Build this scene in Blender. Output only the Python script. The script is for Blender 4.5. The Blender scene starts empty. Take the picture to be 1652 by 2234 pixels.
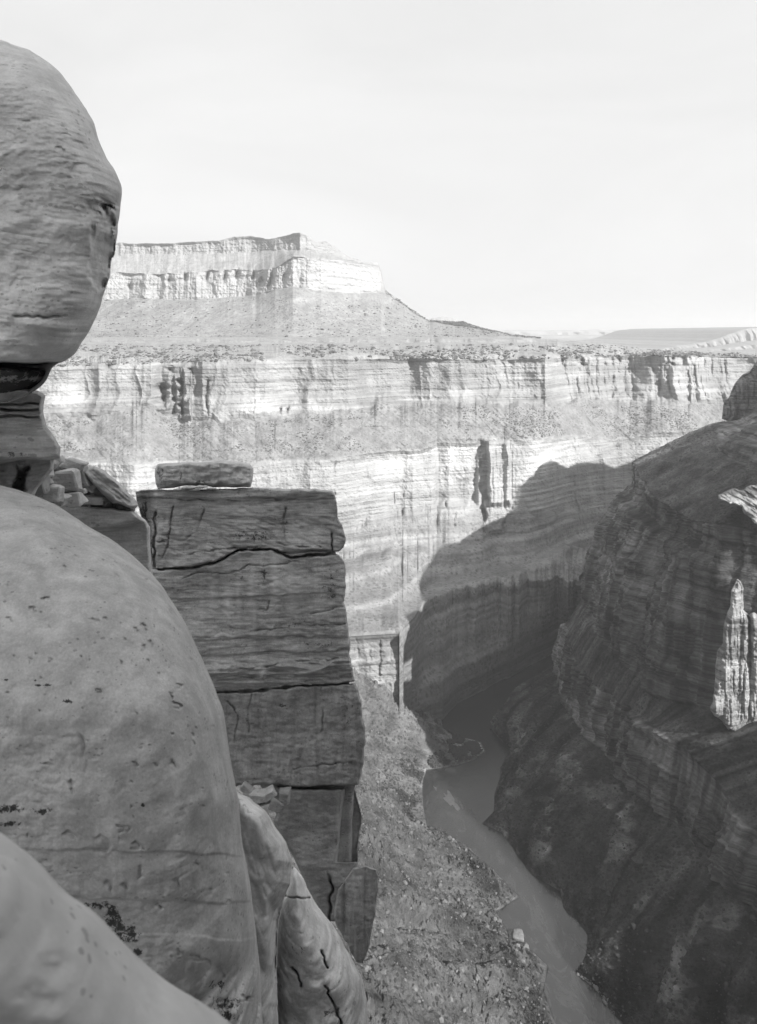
import bpy, math, random
import numpy as np
random.seed(4)
rng = np.random.default_rng(7)
scene = bpy.context.scene
col = scene.collection

# ------------------------------------------------------------ camera, sky, sun
FP, CX, HY = 1746.0, 826.0, 725.0       # photograph measured on a 1652 x 2234 grid; horizon row 725
PW, PH = 1652.0, 2234.0
cd = bpy.data.cameras.new('camera'); cam = bpy.data.objects.new('camera', cd); col.objects.link(cam)
cam.location = (0, 0, 0); cam.rotation_euler = (math.pi/2, 0, 0)
cd.sensor_fit = 'VERTICAL'; cd.sensor_height = 120.0; cd.lens = 120.0*FP/PH
cd.shift_x = 0.0; cd.shift_y = -(PH/2-HY)/PH
cd.clip_start = 0.1; cd.clip_end = 120000
cd.dof.use_dof = True; cd.dof.focus_distance = 40.0; cd.dof.aperture_fstop = 10.5
scene.camera = cam
scene.view_settings.view_transform = 'Standard'; scene.view_settings.look = 'None'
scene.view_settings.gamma = 1.0; scene.view_settings.use_curve_mapping = False
scene.view_settings.exposure = 1.15
AZ, EL = math.radians(45), math.radians(28)
SUN = np.array([math.cos(EL)*math.sin(AZ), -math.cos(EL)*math.cos(AZ), math.sin(EL)])
world = bpy.data.worlds.new('World'); scene.world = world; world.use_nodes = True
wn, wl = world.node_tree.nodes, world.node_tree.links
wn.clear()
sky = wn.new('ShaderNodeTexSky'); sky.sky_type = 'NISHITA'; sky.sun_disc = False
sky.sun_elevation = EL; sky.sun_rotation = math.pi - AZ
sky.altitude = 1400; sky.air_density = 1.0; sky.dust_density = 1.6; sky.ozone_density = 1.0
bw = wn.new('ShaderNodeSeparateColor'); bg = wn.new('ShaderNodeBackground'); wo = wn.new('ShaderNodeOutputWorld')
wl.new(sky.outputs[0], bw.inputs[0]); 
# thin bright veil of high cloud over the whole sky, faintly streaked; blue-sensitive black and white film
vt = wn.new('ShaderNodeTexCoord'); vm = wn.new('ShaderNodeMapping'); vm.inputs['Scale'].default_value = (1.2, 1.2, 4.0)
vz = wn.new('ShaderNodeTexNoise'); vz.inputs['Scale'].default_value = 1.6; vz.inputs['Detail'].default_value = 6; vz.inputs['Distortion'].default_value = .8
wl.new(vt.outputs['Generated'], vm.inputs[0]); wl.new(vm.outputs[0], vz.inputs['Vector'])
vr = wn.new('ShaderNodeMapRange'); vr.inputs['From Min'].default_value = .3; vr.inputs['From Max'].default_value = .7
vr.inputs['To Min'].default_value = 3.45; vr.inputs['To Max'].default_value = 3.95
wl.new(vz.outputs[0], vr.inputs['Value'])
vmul = wn.new('ShaderNodeMath'); vmul.operation = 'MULTIPLY'; vmul.inputs[1].default_value = 0.05; wl.new(bw.outputs[2], vmul.inputs[0])
vadd = wn.new('ShaderNodeMath'); vadd.operation = 'ADD'; wl.new(vmul.outputs[0], vadd.inputs[0]); wl.new(vr.outputs[0], vadd.inputs[1])
wl.new(vadd.outputs[0], bg.inputs[0]); wl.new(bg.outputs[0], wo.inputs[0])
bg.inputs[1].default_value = 0.10
sd = bpy.data.lights.new('sun', 'SUN'); sd.energy = 4.6; sd.angle = math.radians(0.55); sd.color = (1, 0.995, 0.985)
so = bpy.data.objects.new('sun', sd); col.objects.link(so)
from mathutils import Vector
so.rotation_euler = Vector(SUN.tolist()).to_track_quat('Z', 'Y').to_euler()
cy = scene.cycles
cy.max_bounces = 5; cy.diffuse_bounces = 3; cy.glossy_bounces = 2; cy.volume_bounces = 1
cy.transparent_max_bounces = 4; cy.caustics_reflective = False; cy.caustics_refractive = False
cy.use_denoising = True
HAZE_DENSITY = 4.8e-5

# ------------------------------------------------------------ numpy helpers
def _hash(i, j, k, seed):
    h = (i*374761393 + j*668265263 + k*2147483647 + seed*974634777) & 0xFFFFFFFF
    h = ((h ^ (h >> 13))*1274126177) & 0xFFFFFFFF
    h = ((h ^ (h >> 16))*2246822519) & 0xFFFFFFFF
    return ((h ^ (h >> 15)) & 0xFFFFFF)/float(0xFFFFFF)*2-1
def vnoise(x, y, z, seed=0):
    x, y, z = np.broadcast_arrays(np.asarray(x, float), np.asarray(y, float), np.asarray(z, float))
    xi, yi, zi = np.floor(x), np.floor(y), np.floor(z)
    fx, fy, fz = x-xi, y-yi, z-zi
    i, j, k = xi.astype(np.int64), yi.astype(np.int64), zi.astype(np.int64)
    u, v, w = [f*f*f*(f*(f*6-15)+10) for f in (fx, fy, fz)]
    r = 0
    for a in (0, 1):
        for b in (0, 1):
            for c in (0, 1):
                r = r + _hash(i+a, j+b, k+c, seed)*(u if a else 1-u)*(v if b else 1-v)*(w if c else 1-w)
    return r
def fbm(x, y, z, oct=4, seed=0, gain=0.5, lac=2.03):
    r, a, f = 0, 1.0, 1.0
    for o in range(oct):
        r = r + a*vnoise(x*f, y*f, z*f, seed+o*17); a *= gain; f *= lac
    return r
def ridged(x, y, z, oct=4, seed=0, gain=0.5):
    r, a, f = 0, 1.0, 1.0
    for o in range(oct):
        r = r + a*(1-2*np.abs(vnoise(x*f, y*f, z*f, seed+o*31))); a *= gain; f *= 2.1
    return r
def sm(a, b, x):
    t = np.clip((x-a)/(b-a), 0, 1); return t*t*(3-2*t)
def ray(x, y, Y):
    return np.stack([(x-CX)/FP*Y, Y*np.ones_like(x), -(y-HY)/FP*Y], -1)
def knots(x, k):
    k = sorted(k); return np.interp(x, [a[0] for a in k], [a[1] for a in k])

# rock hardness down the section: how far the slope steps back per metre of height
_zt = np.arange(-960, 800, 1.0)
_hn = np.abs(vnoise(_zt/8.0, 3.3, 1.7, 5))**3*5 + np.abs(vnoise(_zt/24.0, 9.3, 1.7, 8))**6*40 + 0.04
_H = np.cumsum(_hn)
def Hst(z): return np.interp(z, _zt, _H)

def tag(o, label=None, cat=None, group=None, kind=None):
    for k, v in (('label', label), ('category', cat), ('group', group), ('kind', kind)):
        if v: o[k] = v
    return o
def mesh_obj(name, V, F, mat, parent=None, smooth=True, attrs=None):
    """V (n,3), F (m,4) or (m,3)"""
    me = bpy.data.meshes.new(name)
    F = np.asarray(F); n, m, s = len(V), len(F), F.shape[1]
    me.vertices.add(n); me.vertices.foreach_set('co', np.ascontiguousarray(V, dtype=np.float32).ravel())
    me.loops.add(m*s); me.loops.foreach_set('vertex_index', F.astype(np.int32).ravel())
    me.polygons.add(m); me.polygons.foreach_set('loop_start', np.arange(0, m*s, s, dtype=np.int32))
    try: me.polygons.foreach_set('loop_total', np.full(m, s, dtype=np.int32))
    except Exception: pass
    me.polygons.foreach_set('use_smooth', np.full(m, smooth))
    me.update(calc_edges=True); me.validate()
    for an, av in (attrs or {}).items():
        a = me.attributes.new(an, 'FLOAT', 'POINT'); a.data.foreach_set('value', np.asarray(av, np.float32).ravel())
    me.materials.append(mat)
    o = bpy.data.objects.new(name, me); col.objects.link(o)
    if parent: o.parent = parent
    return o
def grid_faces(nr, nc, flip=False):
    i = np.arange(nr*nc).reshape(nr, nc)
    q = np.stack([i[:-1, :-1], i[1:, :-1], i[1:, 1:], i[:-1, 1:]], -1).reshape(-1, 4)
    return q[:, ::-1] if flip else q

# ------------------------------------------------------------ materials
class NT:
    def __init__(s, name):
        s.m = bpy.data.materials.new(name); s.m.use_nodes = True
        s.n, s.l = s.m.node_tree.nodes, s.m.node_tree.links; s.n.clear()
        s.out = s.n.new('ShaderNodeOutputMaterial'); s.b = s.n.new('ShaderNodeBsdfPrincipled')
        s.l.new(s.b.outputs[0], s.out.inputs[0])
        s.geo = s.n.new('ShaderNodeNewGeometry')
    def mapped(s, sc, rot=(0, 0, 0), src=None):
        mp = s.n.new('ShaderNodeMapping'); mp.inputs['Scale'].default_value = sc; mp.inputs['Rotation'].default_value = rot
        s.l.new(src or s.geo.outputs['Position'], mp.inputs[0]); return mp.outputs[0]
    def noise(s, sc, scale=1.0, detail=6, rough=0.6, dist=0.0, rot=(0, 0, 0)):
        t = s.n.new('ShaderNodeTexNoise'); t.inputs['Scale'].default_value = scale; t.inputs['Detail'].default_value = detail
        t.inputs['Roughness'].default_value = rough; t.inputs['Distortion'].default_value = dist
        s.l.new(s.mapped(sc, rot), t.inputs['Vector']); return t.outputs[0]
    def ramp(s, v, stops):
        r = s.n.new('ShaderNodeValToRGB'); e = r.color_ramp.elements
        while len(e) > 1: e.remove(e[-1])
        for i, (p, c) in enumerate(stops):
            el = e[0] if i == 0 else e.new(p)
            el.position = p; el.color = (c, c, c, 1)
        s.l.new(v, r.inputs[0]); return r.outputs[0]
    def math(s, op, a, b=None, clamp=False):
        m = s.n.new('ShaderNodeMath'); m.operation = op; m.use_clamp = clamp
        for i, v in enumerate((a, b)):
            if v is None: continue
            if isinstance(v, (int, float)): m.inputs[i].default_value = v
            else: s.l.new(v, m.inputs[i])
        return m.outputs[0]
    def mix(s, f, a, b):
        return s.math('ADD', s.math('MULTIPLY', a, s.math('SUBTRACT', 1.0, f)), s.math('MULTIPLY', b, f))
    def attr(s, name):
        a = s.n.new('ShaderNodeAttribute'); a.attribute_name = name; return a.outputs['Fac']
    def bump(s, h, dist, strength=1.0, prev=None):
        b = s.n.new('ShaderNodeBump'); b.inputs['Distance'].default_value = dist; b.inputs['Strength'].default_value = strength
        s.l.new(h, b.inputs['Height'])
        if prev is not None: s.l.new(prev, b.inputs['Normal'])
        return b.outputs[0]
    def finish(s, colour, normal=None, rough=0.95, spec=0.15):
        s.l.new(colour, s.b.inputs['Base Color'])
        if normal is not None: s.l.new(normal, s.b.inputs['Normal'])
        s.b.inputs['Roughness'].default_value = rough; s.b.inputs['Specular IOR Level'].default_value = spec
        return s.m

def canyon_material(name, cliff=(0.16, 0.52), talus=(0.2, 0.3), speck=0.07, k=1.0, con=1.0):
    """bedded cliff rock with rain streaks; debris slopes with scrub specks. attribute 'talus' 0..1"""
    t = NT(name)
    beds = t.noise((0.0012, 0.0012, 0.09), 1.0, 5, 0.65, 0.4)
    beds2 = t.noise((0.004, 0.004, 0.33), 1.0, 3, 0.6)
    streak = t.noise((0.05, 0.05, 0.006), 1.0, 6, 0.65, 0.8)
    patch = t.noise((0.007, 0.007, 0.013), 1.0, 7, 0.66, 1.0)
    v = t.math('ADD', t.math('MULTIPLY', beds, 0.30), t.math('MULTIPLY', beds2, 0.22))
    v = t.math('ADD', v, t.math('MULTIPLY', streak, 0.10)); v = t.math('ADD', v, t.math('MULTIPLY', patch, 0.38))
    c_cliff = t.ramp(v, [(0.36, cliff[0]*0.7), (0.44, cliff[0]*1.1), (0.50, (cliff[0]+cliff[1])/2), (0.57, cliff[1]*1.05)])
    tn = t.noise((0.02, 0.02, 0.02), 1.0, 8, 0.7); tg = t.noise((0.25/k, 0.25/k, 0.25/k), 1.0, 5, 0.8)
    c_tal = t.ramp(t.math('ADD', t.math('MULTIPLY', tn, .6), t.math('MULTIPLY', tg, .4)), [(0.38, talus[0]*(1-.5*con)), (0.5, (talus[0]+talus[1])/2), (0.62, talus[1]*(1+.35*con))])
    vor = t.n.new('ShaderNodeTexVoronoi'); vor.inputs['Scale'].default_value = 0.16/k; t.l.new(t.geo.outputs['Position'], vor.inputs['Vector'])
    veg = t.noise((0.01, 0.01, 0.01), 1.0, 5, 0.7)
    sp = t.math('LESS_THAN', vor.outputs['Distance'], t.math('MULTIPLY', t.math('SUBTRACT', veg, 0.30, True), 1.3))
    c_tal = t.mix(t.math('MULTIPLY', sp, 0.62), c_tal, speck)
    c = t.mix(t.attr('talus'), c_cliff, c_tal)
    c = t.math('MULTIPLY', c, t.attr('tone'))
    n1 = t.noise((0.06, 0.06, 0.3), 1.0, 6, 0.7)
    nb = t.bump(n1, 5.0, 0.9*con)
    n2 = t.noise((0.3/k, 0.3/k, 0.42/k), 1.0, 5, 0.75); nb = t.bump(n2, 2.6*k, con, nb)
    return t.finish(c, nb, 1.0, 0.0)
M_far = canyon_material('canyon rock sunlit section', (0.20, 0.31), (0.245, 0.295), 0.13, 2.0, .6)
M_mesa = canyon_material('mesa rock', (0.24, 0.30), (0.235, 0.28), 0.13, 3.0, .6)
M_right = canyon_material('canyon rock darkened for shade', (0.03, 0.145), (0.022, 0.065), 0.012, 1.2)  # darker copy of the canyon rock, deepening the shade on the right wall
M_left = canyon_material('river debris slope', (0.09, 0.17), (0.07, 0.115), 0.02, 1.2)

def near_rock(name, base=0.3, var=0.25, lam=6.0, tilt=(0, 0, 0), laminae=0.5, grain=1.0, rough_bump=1.0, dark=0.35, scale=1.0):
    """sandstone: wavy cross-bedded laminae, blotches, fine grain; attribute 'stain' (0..1) = dark crust, also shade painted under the overhang, 'pale' = fresh break"""
    t = NT(name); k = scale
    la = t.noise((0.35*k, 0.35*k, lam*k), 1.0, 5, 0.62, 1.1, tilt)
    lb = t.noise((0.8*k, 0.8*k, lam*3.2*k), 1.0, 4, 0.6, 0.7, (tilt[0], tilt[1]*-0.7, 0))
    bl = t.noise((0.9*k, 0.9*k, 0.9*k), 1.0, 7, 0.65, 0.6)
    st = t.noise((2.2*k, 2.2*k, 0.22*k), 1.0, 5, 0.6, 0.3)
    gr = t.noise((16*k, 16*k, 16*k), 1.0, 5, 0.75)
    l = t.math('ADD', t.math('MULTIPLY', la, 0.6*laminae), t.math('MULTIPLY', lb, 0.4*laminae))
    v = t.math('ADD', l, t.math('MULTIPLY', bl, 0.55*(1.25-laminae)))
    v = t.math('ADD', v, t.math('MULTIPLY', st, 0.30*(1.3-laminae)))
    v = t.math('ADD', v, t.math('MULTIPLY', gr, 0.22*grain))
    tot = laminae + 0.55*(1.25-laminae) + 0.30*(1.3-laminae) + 0.22*grain
    v = t.math('DIVIDE', v, tot)
    c = t.ramp(v, [(0.34, base*(1-var*1.6)), (0.47, base*(1-var*.4)), (0.53, base*(1+var*.4)), (0.64, base*(1+var*1.9))])
    sn = t.noise((5*k, 5*k, 5*k), 1.0, 6, 0.8)
    sf = t.math('MULTIPLY', t.math('SUBTRACT', t.math('ADD', t.attr('stain_shade'), t.math('MULTIPLY', sn, 2.6)), 1.84, True), 6.0, True)
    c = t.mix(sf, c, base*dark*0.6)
    pv = t.n.new('ShaderNodeTexVoronoi'); pv.inputs['Scale'].default_value = 4.5*k; t.l.new(t.mapped((1, 1, 1.7)), pv.inputs['Vector'])
    pm = t.noise((.9*k, .9*k, 1.4*k), 1.0, 4, .7)
    pit = t.math('MULTIPLY', t.math('LESS_THAN', pv.outputs['Distance'], t.math('MULTIPLY', t.math('SUBTRACT', pm, .45, True), 1.6)), .5)
    c = t.mix(pit, c, base*.35)
    pn = t.noise((7*k, 7*k, 2.5*k), 1.0, 5, 0.7)
    pf = t.math('MULTIPLY', t.attr('pale'), t.math('ADD', pn, .25), True)
    c = t.mix(pf, c, min(0.8, base*1.7))
    nb = t.bump(la, 0.02/k*laminae*2+0.001, 0.8*rough_bump)
    nb = t.bump(bl, 0.06/k, 0.6*rough_bump, nb)
    nb = t.bump(gr, 0.006/k, 0.7*rough_bump, nb)
    return t.finish(c, nb, 0.9, 0.2)

# ------------------------------------------------------------ far canyon wall (across the river)
L_back = [(-400, 736), (0, 736), (1000, 735), (1110, 734), (1311, 747), (1416, 763), (1652, 771), (2300, 776)]
L_rim = [(-400, 792), (100, 800), (300, 792), (500, 786), (826, 783), (1100, 784), (1210, 780), (1300, 778), (1450, 776), (1652, 782), (2300, 790)]
L_supB = [(-400, 910), (115, 910), (210, 915), (280, 895), (340, 890), (395, 922), (500, 920), (650, 905), (740, 897), (826, 880), (901, 886), (1026, 881), (1101, 878),
          (1186, 888), (1226, 878), (1276, 868), (1376, 873), (1576, 881), (1652, 890), (2300, 900)]
L_redT = [(-400, 990), (130, 990), (200, 1007), (340, 1007), (555, 1010), (725, 1002), (800, 988), (901, 984), (942, 974), (952, 968), (1051, 966), (1086, 958), (1146, 961), (1251, 951),
          (1341, 961), (1426, 946), (1526, 941), (1652, 945), (2300, 960)]
L_redB = [(-400, 1160), (700, 1160), (760, 1152), (826, 1130), (950, 1108), (1045, 1112), (1060, 1140), (1112, 1138), (1130, 1125), (1300, 1130), (1652, 1130), (2300, 1130)]
L_mid = [(-400, 1215), (700, 1215), (826, 1195), (950, 1188), (1035, 1182), (1200, 1190), (1400, 1200), (2300, 1200)]
L_edge = [(-400, 1400), (700, 1392), (760, 1388), (869, 1382), (873, 1376), (905, 1345), (925, 1310), (960, 1290), (1050, 1275), (1200, 1262), (2300, 1260)]
E_Y = [(-400, 1650), (700, 1690), (830, 1718), (869, 1742), (873, 1750), (905, 1790), (935, 1860), (975, 1970), (1050, 2110), (1200, 2190), (1652, 2300), (2300, 2500)]
L_bot = [(-400, 1660), (760, 1640), (820, 1630), (869, 1612), (873, 1608), (884, 1602), (900, 1594), (967, 1577), (999, 1542), (1111, 1483), (1213, 1424), (1300, 1400), (2300, 1390)]
rimY = [(-400, 2100), (0, 2240), (150, 2290), (185, 2330), (330, 2335), (352, 2410), (425, 2385), (442, 2340), (600, 2400), (640, 2450), (760, 2440), (800, 2520), (895, 2580), (930, 2550), (1040, 2570), (1090, 2640), (1190, 2620), (1222, 2760), (1290, 2890), (1385, 2960), (1425, 2880), (1500, 2900), (1540, 3000), (1652, 3010), (2300, 3300)]
def Yriver(y, z=-900.0): return -z*FP/(y-HY)

def build_far_wall():
    xs = np.concatenate([np.arange(-400, 90, 9), np.arange(90, 860, 1.9), np.arange(860, 885, .9), np.arange(885, 1660, 1.9), np.arange(1660, 2300, 16)])
    yr = knots(xs, rimY)
    gx_ = np.arange(-500, 2400, 4.0); kr = np.hanning(45); ys_s = np.convolve(np.pad(knots(gx_, rimY), 22, 'edge'), kr/kr.sum(), 'valid'); yq = np.interp(xs, gx_, ys_s)
    small = lambda s: 5*fbm(xs/23.0, s, 0.2, 4, 11)
    ys = [knots(xs, L_back), knots(xs, L_back)+10+.4*small(1), knots(xs, L_back)+22+.5*small(2), knots(xs, L_rim)+.35*small(3), knots(xs, L_supB)+1.1*small(4), knots(xs, L_redT)+.5*small(5),
          knots(xs, L_redB)+.8*small(6), knots(xs, L_mid)+.8*small(7), knots(xs, L_edge)+sm(900, 1000, xs)*2*small(8), knots(xs, L_bot)]
    ys[1] = np.minimum(ys[1], ys[3]-6); ys[2] = np.minimum(np.maximum(ys[2], ys[1]+2), ys[3]-3)
    Yb = np.interp(xs, [0, 1110, 1311, 1416, 1652, 2300], [3700, 3700, 3600, 3500, 3500, 3700])
    bank = Yriver(ys[9], np.where(xs < 880, -850, -903.0))
    Yl = [Yb, yr+.66*(Yb-yr), yr+.36*(Yb-yr), yr, np.minimum(yq-55, yr-18), yq-55-.55*(knots(xs, L_redT)-np.convolve(np.pad(knots(xs, L_supB), 20, 'edge'), np.ones(41)/41, 'valid'))/FP*yq*2.4, None, None, np.interp(xs, [-400, 700, 900, 1200, 2300], [620, 645, 648, 672, 690])*FP/(ys[8]-HY), bank]
    Yl[5] = np.minimum(Yl[5], Yl[4]-20)
    Yl[6] = Yl[5]-30; Yl[7] = Yl[6]-70
    Yl[9] = np.where(xs < 871, Yl[8]-28, bank)
    Yl[8] = np.where(xs < 1e9, np.minimum(Yl[8], Yl[7]-15), 0)
    kinds = [1, 1, 1, 0, 1, 0, 0.6, 0.8, 0]        # talus weight per band
    nrow = [5, 6, 16, 62, 56, 88, 30, 70, 118]
    Yv, yv, tal, zz = [], [], [], []
    for b in range(9):
        n = nrow[b]; tt = np.arange(n)/n
        if b == 8: tt = np.arange(n+1)/n
        for t in tt:
            y = ys[b]*(1-t)+ys[b+1]*t
            Yv.append((b, t)); yv.append(y)
    yv = np.array(yv); nr = len(yv)
    Y = np.zeros_like(yv); TAL = np.zeros_like(yv); TONE = np.ones_like(yv)
    for r, (b, t) in enumerate(Yv):
        y0, y1, Y0, Y1 = ys[b], ys[b+1], Yl[b], Yl[b+1]
        z0, z1 = -(y0-HY)/FP*Y0, -(y1-HY)/FP*Y1
        Yg = Y0*(1-t)+Y1*t
        z = -(yv[r]-HY)/FP*Yg
        step = (Hst(z)-Hst(z0))/np.minimum(Hst(z1)-Hst(z0), -1e-3)
        step = np.clip(step, 0, 1)
        w = {0: .6, 1: .8, 2: .8, 3: 1, 4: .12, 5: .8, 6: .8, 7: .5, 8: .85}[b]
        tt = (1-w)*t + w*step
        Y[r] = 1/((1-tt)/Y0+tt/Y1)          # planes stay planes
        k = np.full_like(xs, kinds[b])
        if b == 8: k = np.where(xs < 871, 0.12, np.clip(.72+.3*np.sin(t*9+xs/120), .4, 1))
        TAL[r] = k
        TONE[r] = {0: 1, 1: 1, 2: 1, 3: .98, 4: .78, 5: 1.16, 6: .95, 7: .84, 8: np.where(xs < 871, 1.0, (.84-.46*t))}[b]  # last band right of the buttress painted darker downwards to deepen its shade
    X = (xs[None]-CX)/FP*Y; Z = -(yv-HY)/FP*Y
    # soften the band change
    cl = 1-TAL
    cl = np.apply_along_axis(lambda a: np.convolve(np.pad(a, 5, 'edge'), np.ones(11)/11, 'valid'), 0, cl)
    TAL = np.where(np.arange(nr)[:, None] > -1, 1-cl, TAL)
    TALn = sm(.35, .6, TAL + .22*fbm(X/40, Y/40, Z/14, 4, 77))
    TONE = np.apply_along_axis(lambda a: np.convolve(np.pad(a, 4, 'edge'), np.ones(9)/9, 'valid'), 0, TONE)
    d = cl*(30*fbm(X/240, 1.1, Z/900, 3, 21)+9*np.abs(vnoise(X/60, .4, Z/160, 28))*2 + 4.5*fbm(X/40, .4, Z/45, 4, 22) + 1.6*ridged(X/22, .4, Z/70, 3, 23)*sm(-.2, .5, fbm(X/120, .3, Z/60, 2, 25)) + 2.6*fbm(X/260, .6, Z/8, 3, 26) + 1.5*fbm(X/7, Y/9, Z/6, 3, 24))
    xw = X+14*fbm(X/50, .3, Z/60, 3, 29)
    up = yv < 930
    pl = np.where(up, np.abs(vnoise(xw/85, 1.3, .2, 30)), np.abs(vnoise(xw/120, 7.3, .6, 36)))
    pl2 = np.where(up, np.abs(vnoise(xw/31, 3.3, .2, 37)), np.abs(vnoise(xw/44, 5.3, .6, 38)))
    d += cl*(34*pl+12*pl2-9)+(1-cl)*(13*pl-3)*sm(800, 860, yv)*(yv < 1000)
    d += (1-cl)*(5*fbm(X/200, Y/170, 0, 3, 31)+2.6*fbm((X+.9*(Y-2400))/20, Y/90, 0, 3, 32)) + 1.2*fbm(X/5, Y/8, Z/5, 2, 33)*(1-cl)
    x2 = xs[None]+0*yv
    # talus fans: gullies running down left of each spur
    g = sm(880, 930, yv)*(1-sm(975, 1000, yv))
    d += g*4*ridged((x2+1.1*(yv-900)*np.sign(x2-600))/70, 0.3, .2, 3, 35)
    def slot(xc, wx, y0, y1, a, wob=3, sd=1):
        xx = xc + wob*fbm(yv/18.0, sd, 0.5, 4, 91)*1.3
        a = a*np.clip(.75+.9*fbm(yv/13.0, sd, x2/90, 3, 92), .1, 1.3); wx = wx*(1+.5*vnoise(yv/9., sd, .1, 93))
        return a*np.exp(-np.abs((x2-xx)/wx)**1.4)*sm(y0-6, y0+6, yv)*(1-sm(y1-8, y1+8, yv))
    def tower(xc, wx, y0, y1, a, wob=5, sd=1):
        xx = xc + wob*vnoise(yv/25.0, sd, 0.5, 95)
        return -a*(1-sm(wx*.72, wx, np.abs(x2-xx)))*sm(y0, y0+10, yv)*(1-sm(y1, y1+18, yv))
    d += slot(356, 11, 838, 885, 46, 4, 2)+slot(380, 7, 848, 905, 34, 5, 3)+slot(398, 7, 828, 915, 46, 6, 4)+slot(376, 7, 796, 816, 38, 4, 5)+slot(416, 7, 793, 815, 42, 3, 6)+slot(236, 4, 790, 803, 30)
    d += tower(410, 10, 800, 905, 24)+tower(389, 7, 815, 890, 22, 4, 8)+tower(368, 6, 830, 880, 20, 4, 9)
    d += slot(452, 3, 828, 900, 20, 2, 9)+slot(614, 2.2, 868, 900, 18)+slot(629, 2.2, 866, 900, 18)+slot(555, 2, 868, 900, 12)
    d += tower(1088, 27, 958, 1090, 42, 6, 12)+tower(1082, 24, 1088, 1150, 30, 9, 13)+slot(1049, 7, 962, 1068, 16, 2, 3)
    d += 6*cl*ridged(x2/7.0, .2, yv/120, 2, 66)*np.exp(-((x2-1088)/26)**2)*sm(970, 990, yv)*(1-sm(1100, 1120, yv))
    for xc, y0, y1, a in ((880, 1080, 1125, 13), (861, 1075, 1100, 9), (950, 1020, 1100, 9), (974, 1095, 1110, 12), (954, 1120, 1145, 12), (992, 1118, 1152, 12), (797, 1040, 1070, 8), (730, 1010, 1150, 9),
                         (779, 1390, 1430, 7), (829, 1400, 1500, 12), (808, 1420, 1440, 5), (852, 1400, 1440, 4)):
        d += slot(xc, 2.4, y0, y1, a, 2, xc*.1)
    # spurs of debris standing forward, alcoves of smooth wall between
    ta = sm(878, 990, yv)*(1-sm(1110, 1200, yv))
    for xc, wl_, wr_, a in ((720, 330, 232, 75), (1190, 90, 170, 34), (300, 160, 120, 26)):
        k_ = np.clip(1-np.where(x2 < xc, (xc-x2)/wl_, (x2-xc)/wr_), 0, 1)
        d -= a*ta*np.sqrt(k_)
    d += 30*sm(950, 958, x2)*(1-sm(1036, 1046, x2))*sm(962, 1045, yv)*(1-sm(1085, 1110, yv))
    # side canyon at the right of the rim: recessed bays
    rc = sm(1205, 1225, x2)*(1-sm(1560, 1640, x2))*cl*(yv < 930)
    d += rc*(16*ridged(X/60, .1, Z/200, 3, 41))
    for xc, w_, y0, y1 in ((1215, 5, 778, 797), (1225, 4, 778, 797), (1265, 14, 780, 800), (1320, 6, 778, 800), (1336, 5, 778, 800), (1350, 4, 779, 797), (1468, 6, 777, 800), (1492, 13, 776, 800), (1516, 4, 777, 798)):
        d += slot(xc, w_, y0, y1, 26, 2, xc*.3)
    for xc, y0, y1 in ((1336, 820, 870), (1455, 825, 870), (1440, 830, 868), (1380, 825, 870), (1300, 830, 870), (1500, 830, 872)):
        d += slot(xc, 4, y0, y1, 14, 3, xc*.2)
    rowb = np.array([b+t for b, t in Yv])[:, None]
    flat = sm(6.6, 7.0, rowb)*(1-sm(7.95, 8.08, rowb))          # nearly level bench: only fine relief
    d = d*(1-.88*flat*(1-sm(925, 1010, x2))-.55*flat*sm(925, 1010, x2))
    edge = sm(0, 3, np.arange(nr))[:, None]
    Y = Y + d*edge
    # bottom row under water
    Z = -(yv-HY)/FP*Y; X = (xs[None]-CX)/FP*Y
    bb = np.array([b for b, t in Yv])[:, None]+0*yv
    lg = fbm(X/300, .2, Z/6.5, 4, 52); TONE = TONE*(1+(bb >= 6)*(.16*np.clip(lg*1.8, -1, 1)))
    TONE = TONE*(1+(bb == 4)*.07*fbm((x2+1.2*(yv-940)*np.sign(x2-700))/9, yv/60, .2, 4, 53)+(bb == 3)*.14*fbm(X/300, .2, Z/4.0, 3, 54))
    # smooth pale walls: weathering colour of the Redwall band
    tn = fbm(X/260, .3, Z/130, 4, 51)
    TONE = TONE*(1+.22*np.clip(tn, -1, 1)*(1-TAL))
    for xc, yc, rx, ry, a in ((1000, 1010, 44, 40, .42), (1190, 1015, 42, 28, .35), (860, 1020, 40, 30, .22), (560, 890, 55, 12, .3), (450, 880, 30, 22, .2), (150, 870, 60, 30, .25), (1000, 855, 30, 18, .3), (730, 890, 60, 12, .25),
                              (905, 868, 40, 10, .25), (1140, 860, 30, 20, .2), (1560, 860, 30, 20, .2), (1470, 970, 90, 24, .2)):
        q = np.exp(-((x2-xc)/rx)**2-((yv-yc)/ry)**2)
        TONE = TONE*(1+a*sm(.25, .7, q+.25*fbm(x2/14, yv/22, 0.4, 4, int(xc)))*(1-TAL))
    V = np.stack([X, Y, Z], -1)
    # skirt under water and behind
    below = V[-1].copy(); below[:, 2] -= 60; below[:, 1] -= 8
    behind = V[0].copy(); behind[:, 1] += 900; behind[:, 2] = -170
    V = np.concatenate([behind[None], V, below[None]]); nr += 2
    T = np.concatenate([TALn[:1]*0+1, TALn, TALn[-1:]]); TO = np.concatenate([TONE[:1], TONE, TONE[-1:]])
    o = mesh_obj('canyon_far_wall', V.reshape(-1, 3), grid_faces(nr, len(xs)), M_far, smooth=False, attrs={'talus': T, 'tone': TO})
    tag(o, 'sunlit stepped canyon wall of cliffs and debris slopes across the river', kind='structure')
    return xs, yv, V[1:-1]
fx, fyv, FV = build_far_wall()
def far_point(x, y):
    c = int(np.argmin(np.abs(fx-x))); r = int(np.argmin(np.abs(fyv[:, c]-y))); return FV[r, c]

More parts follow.
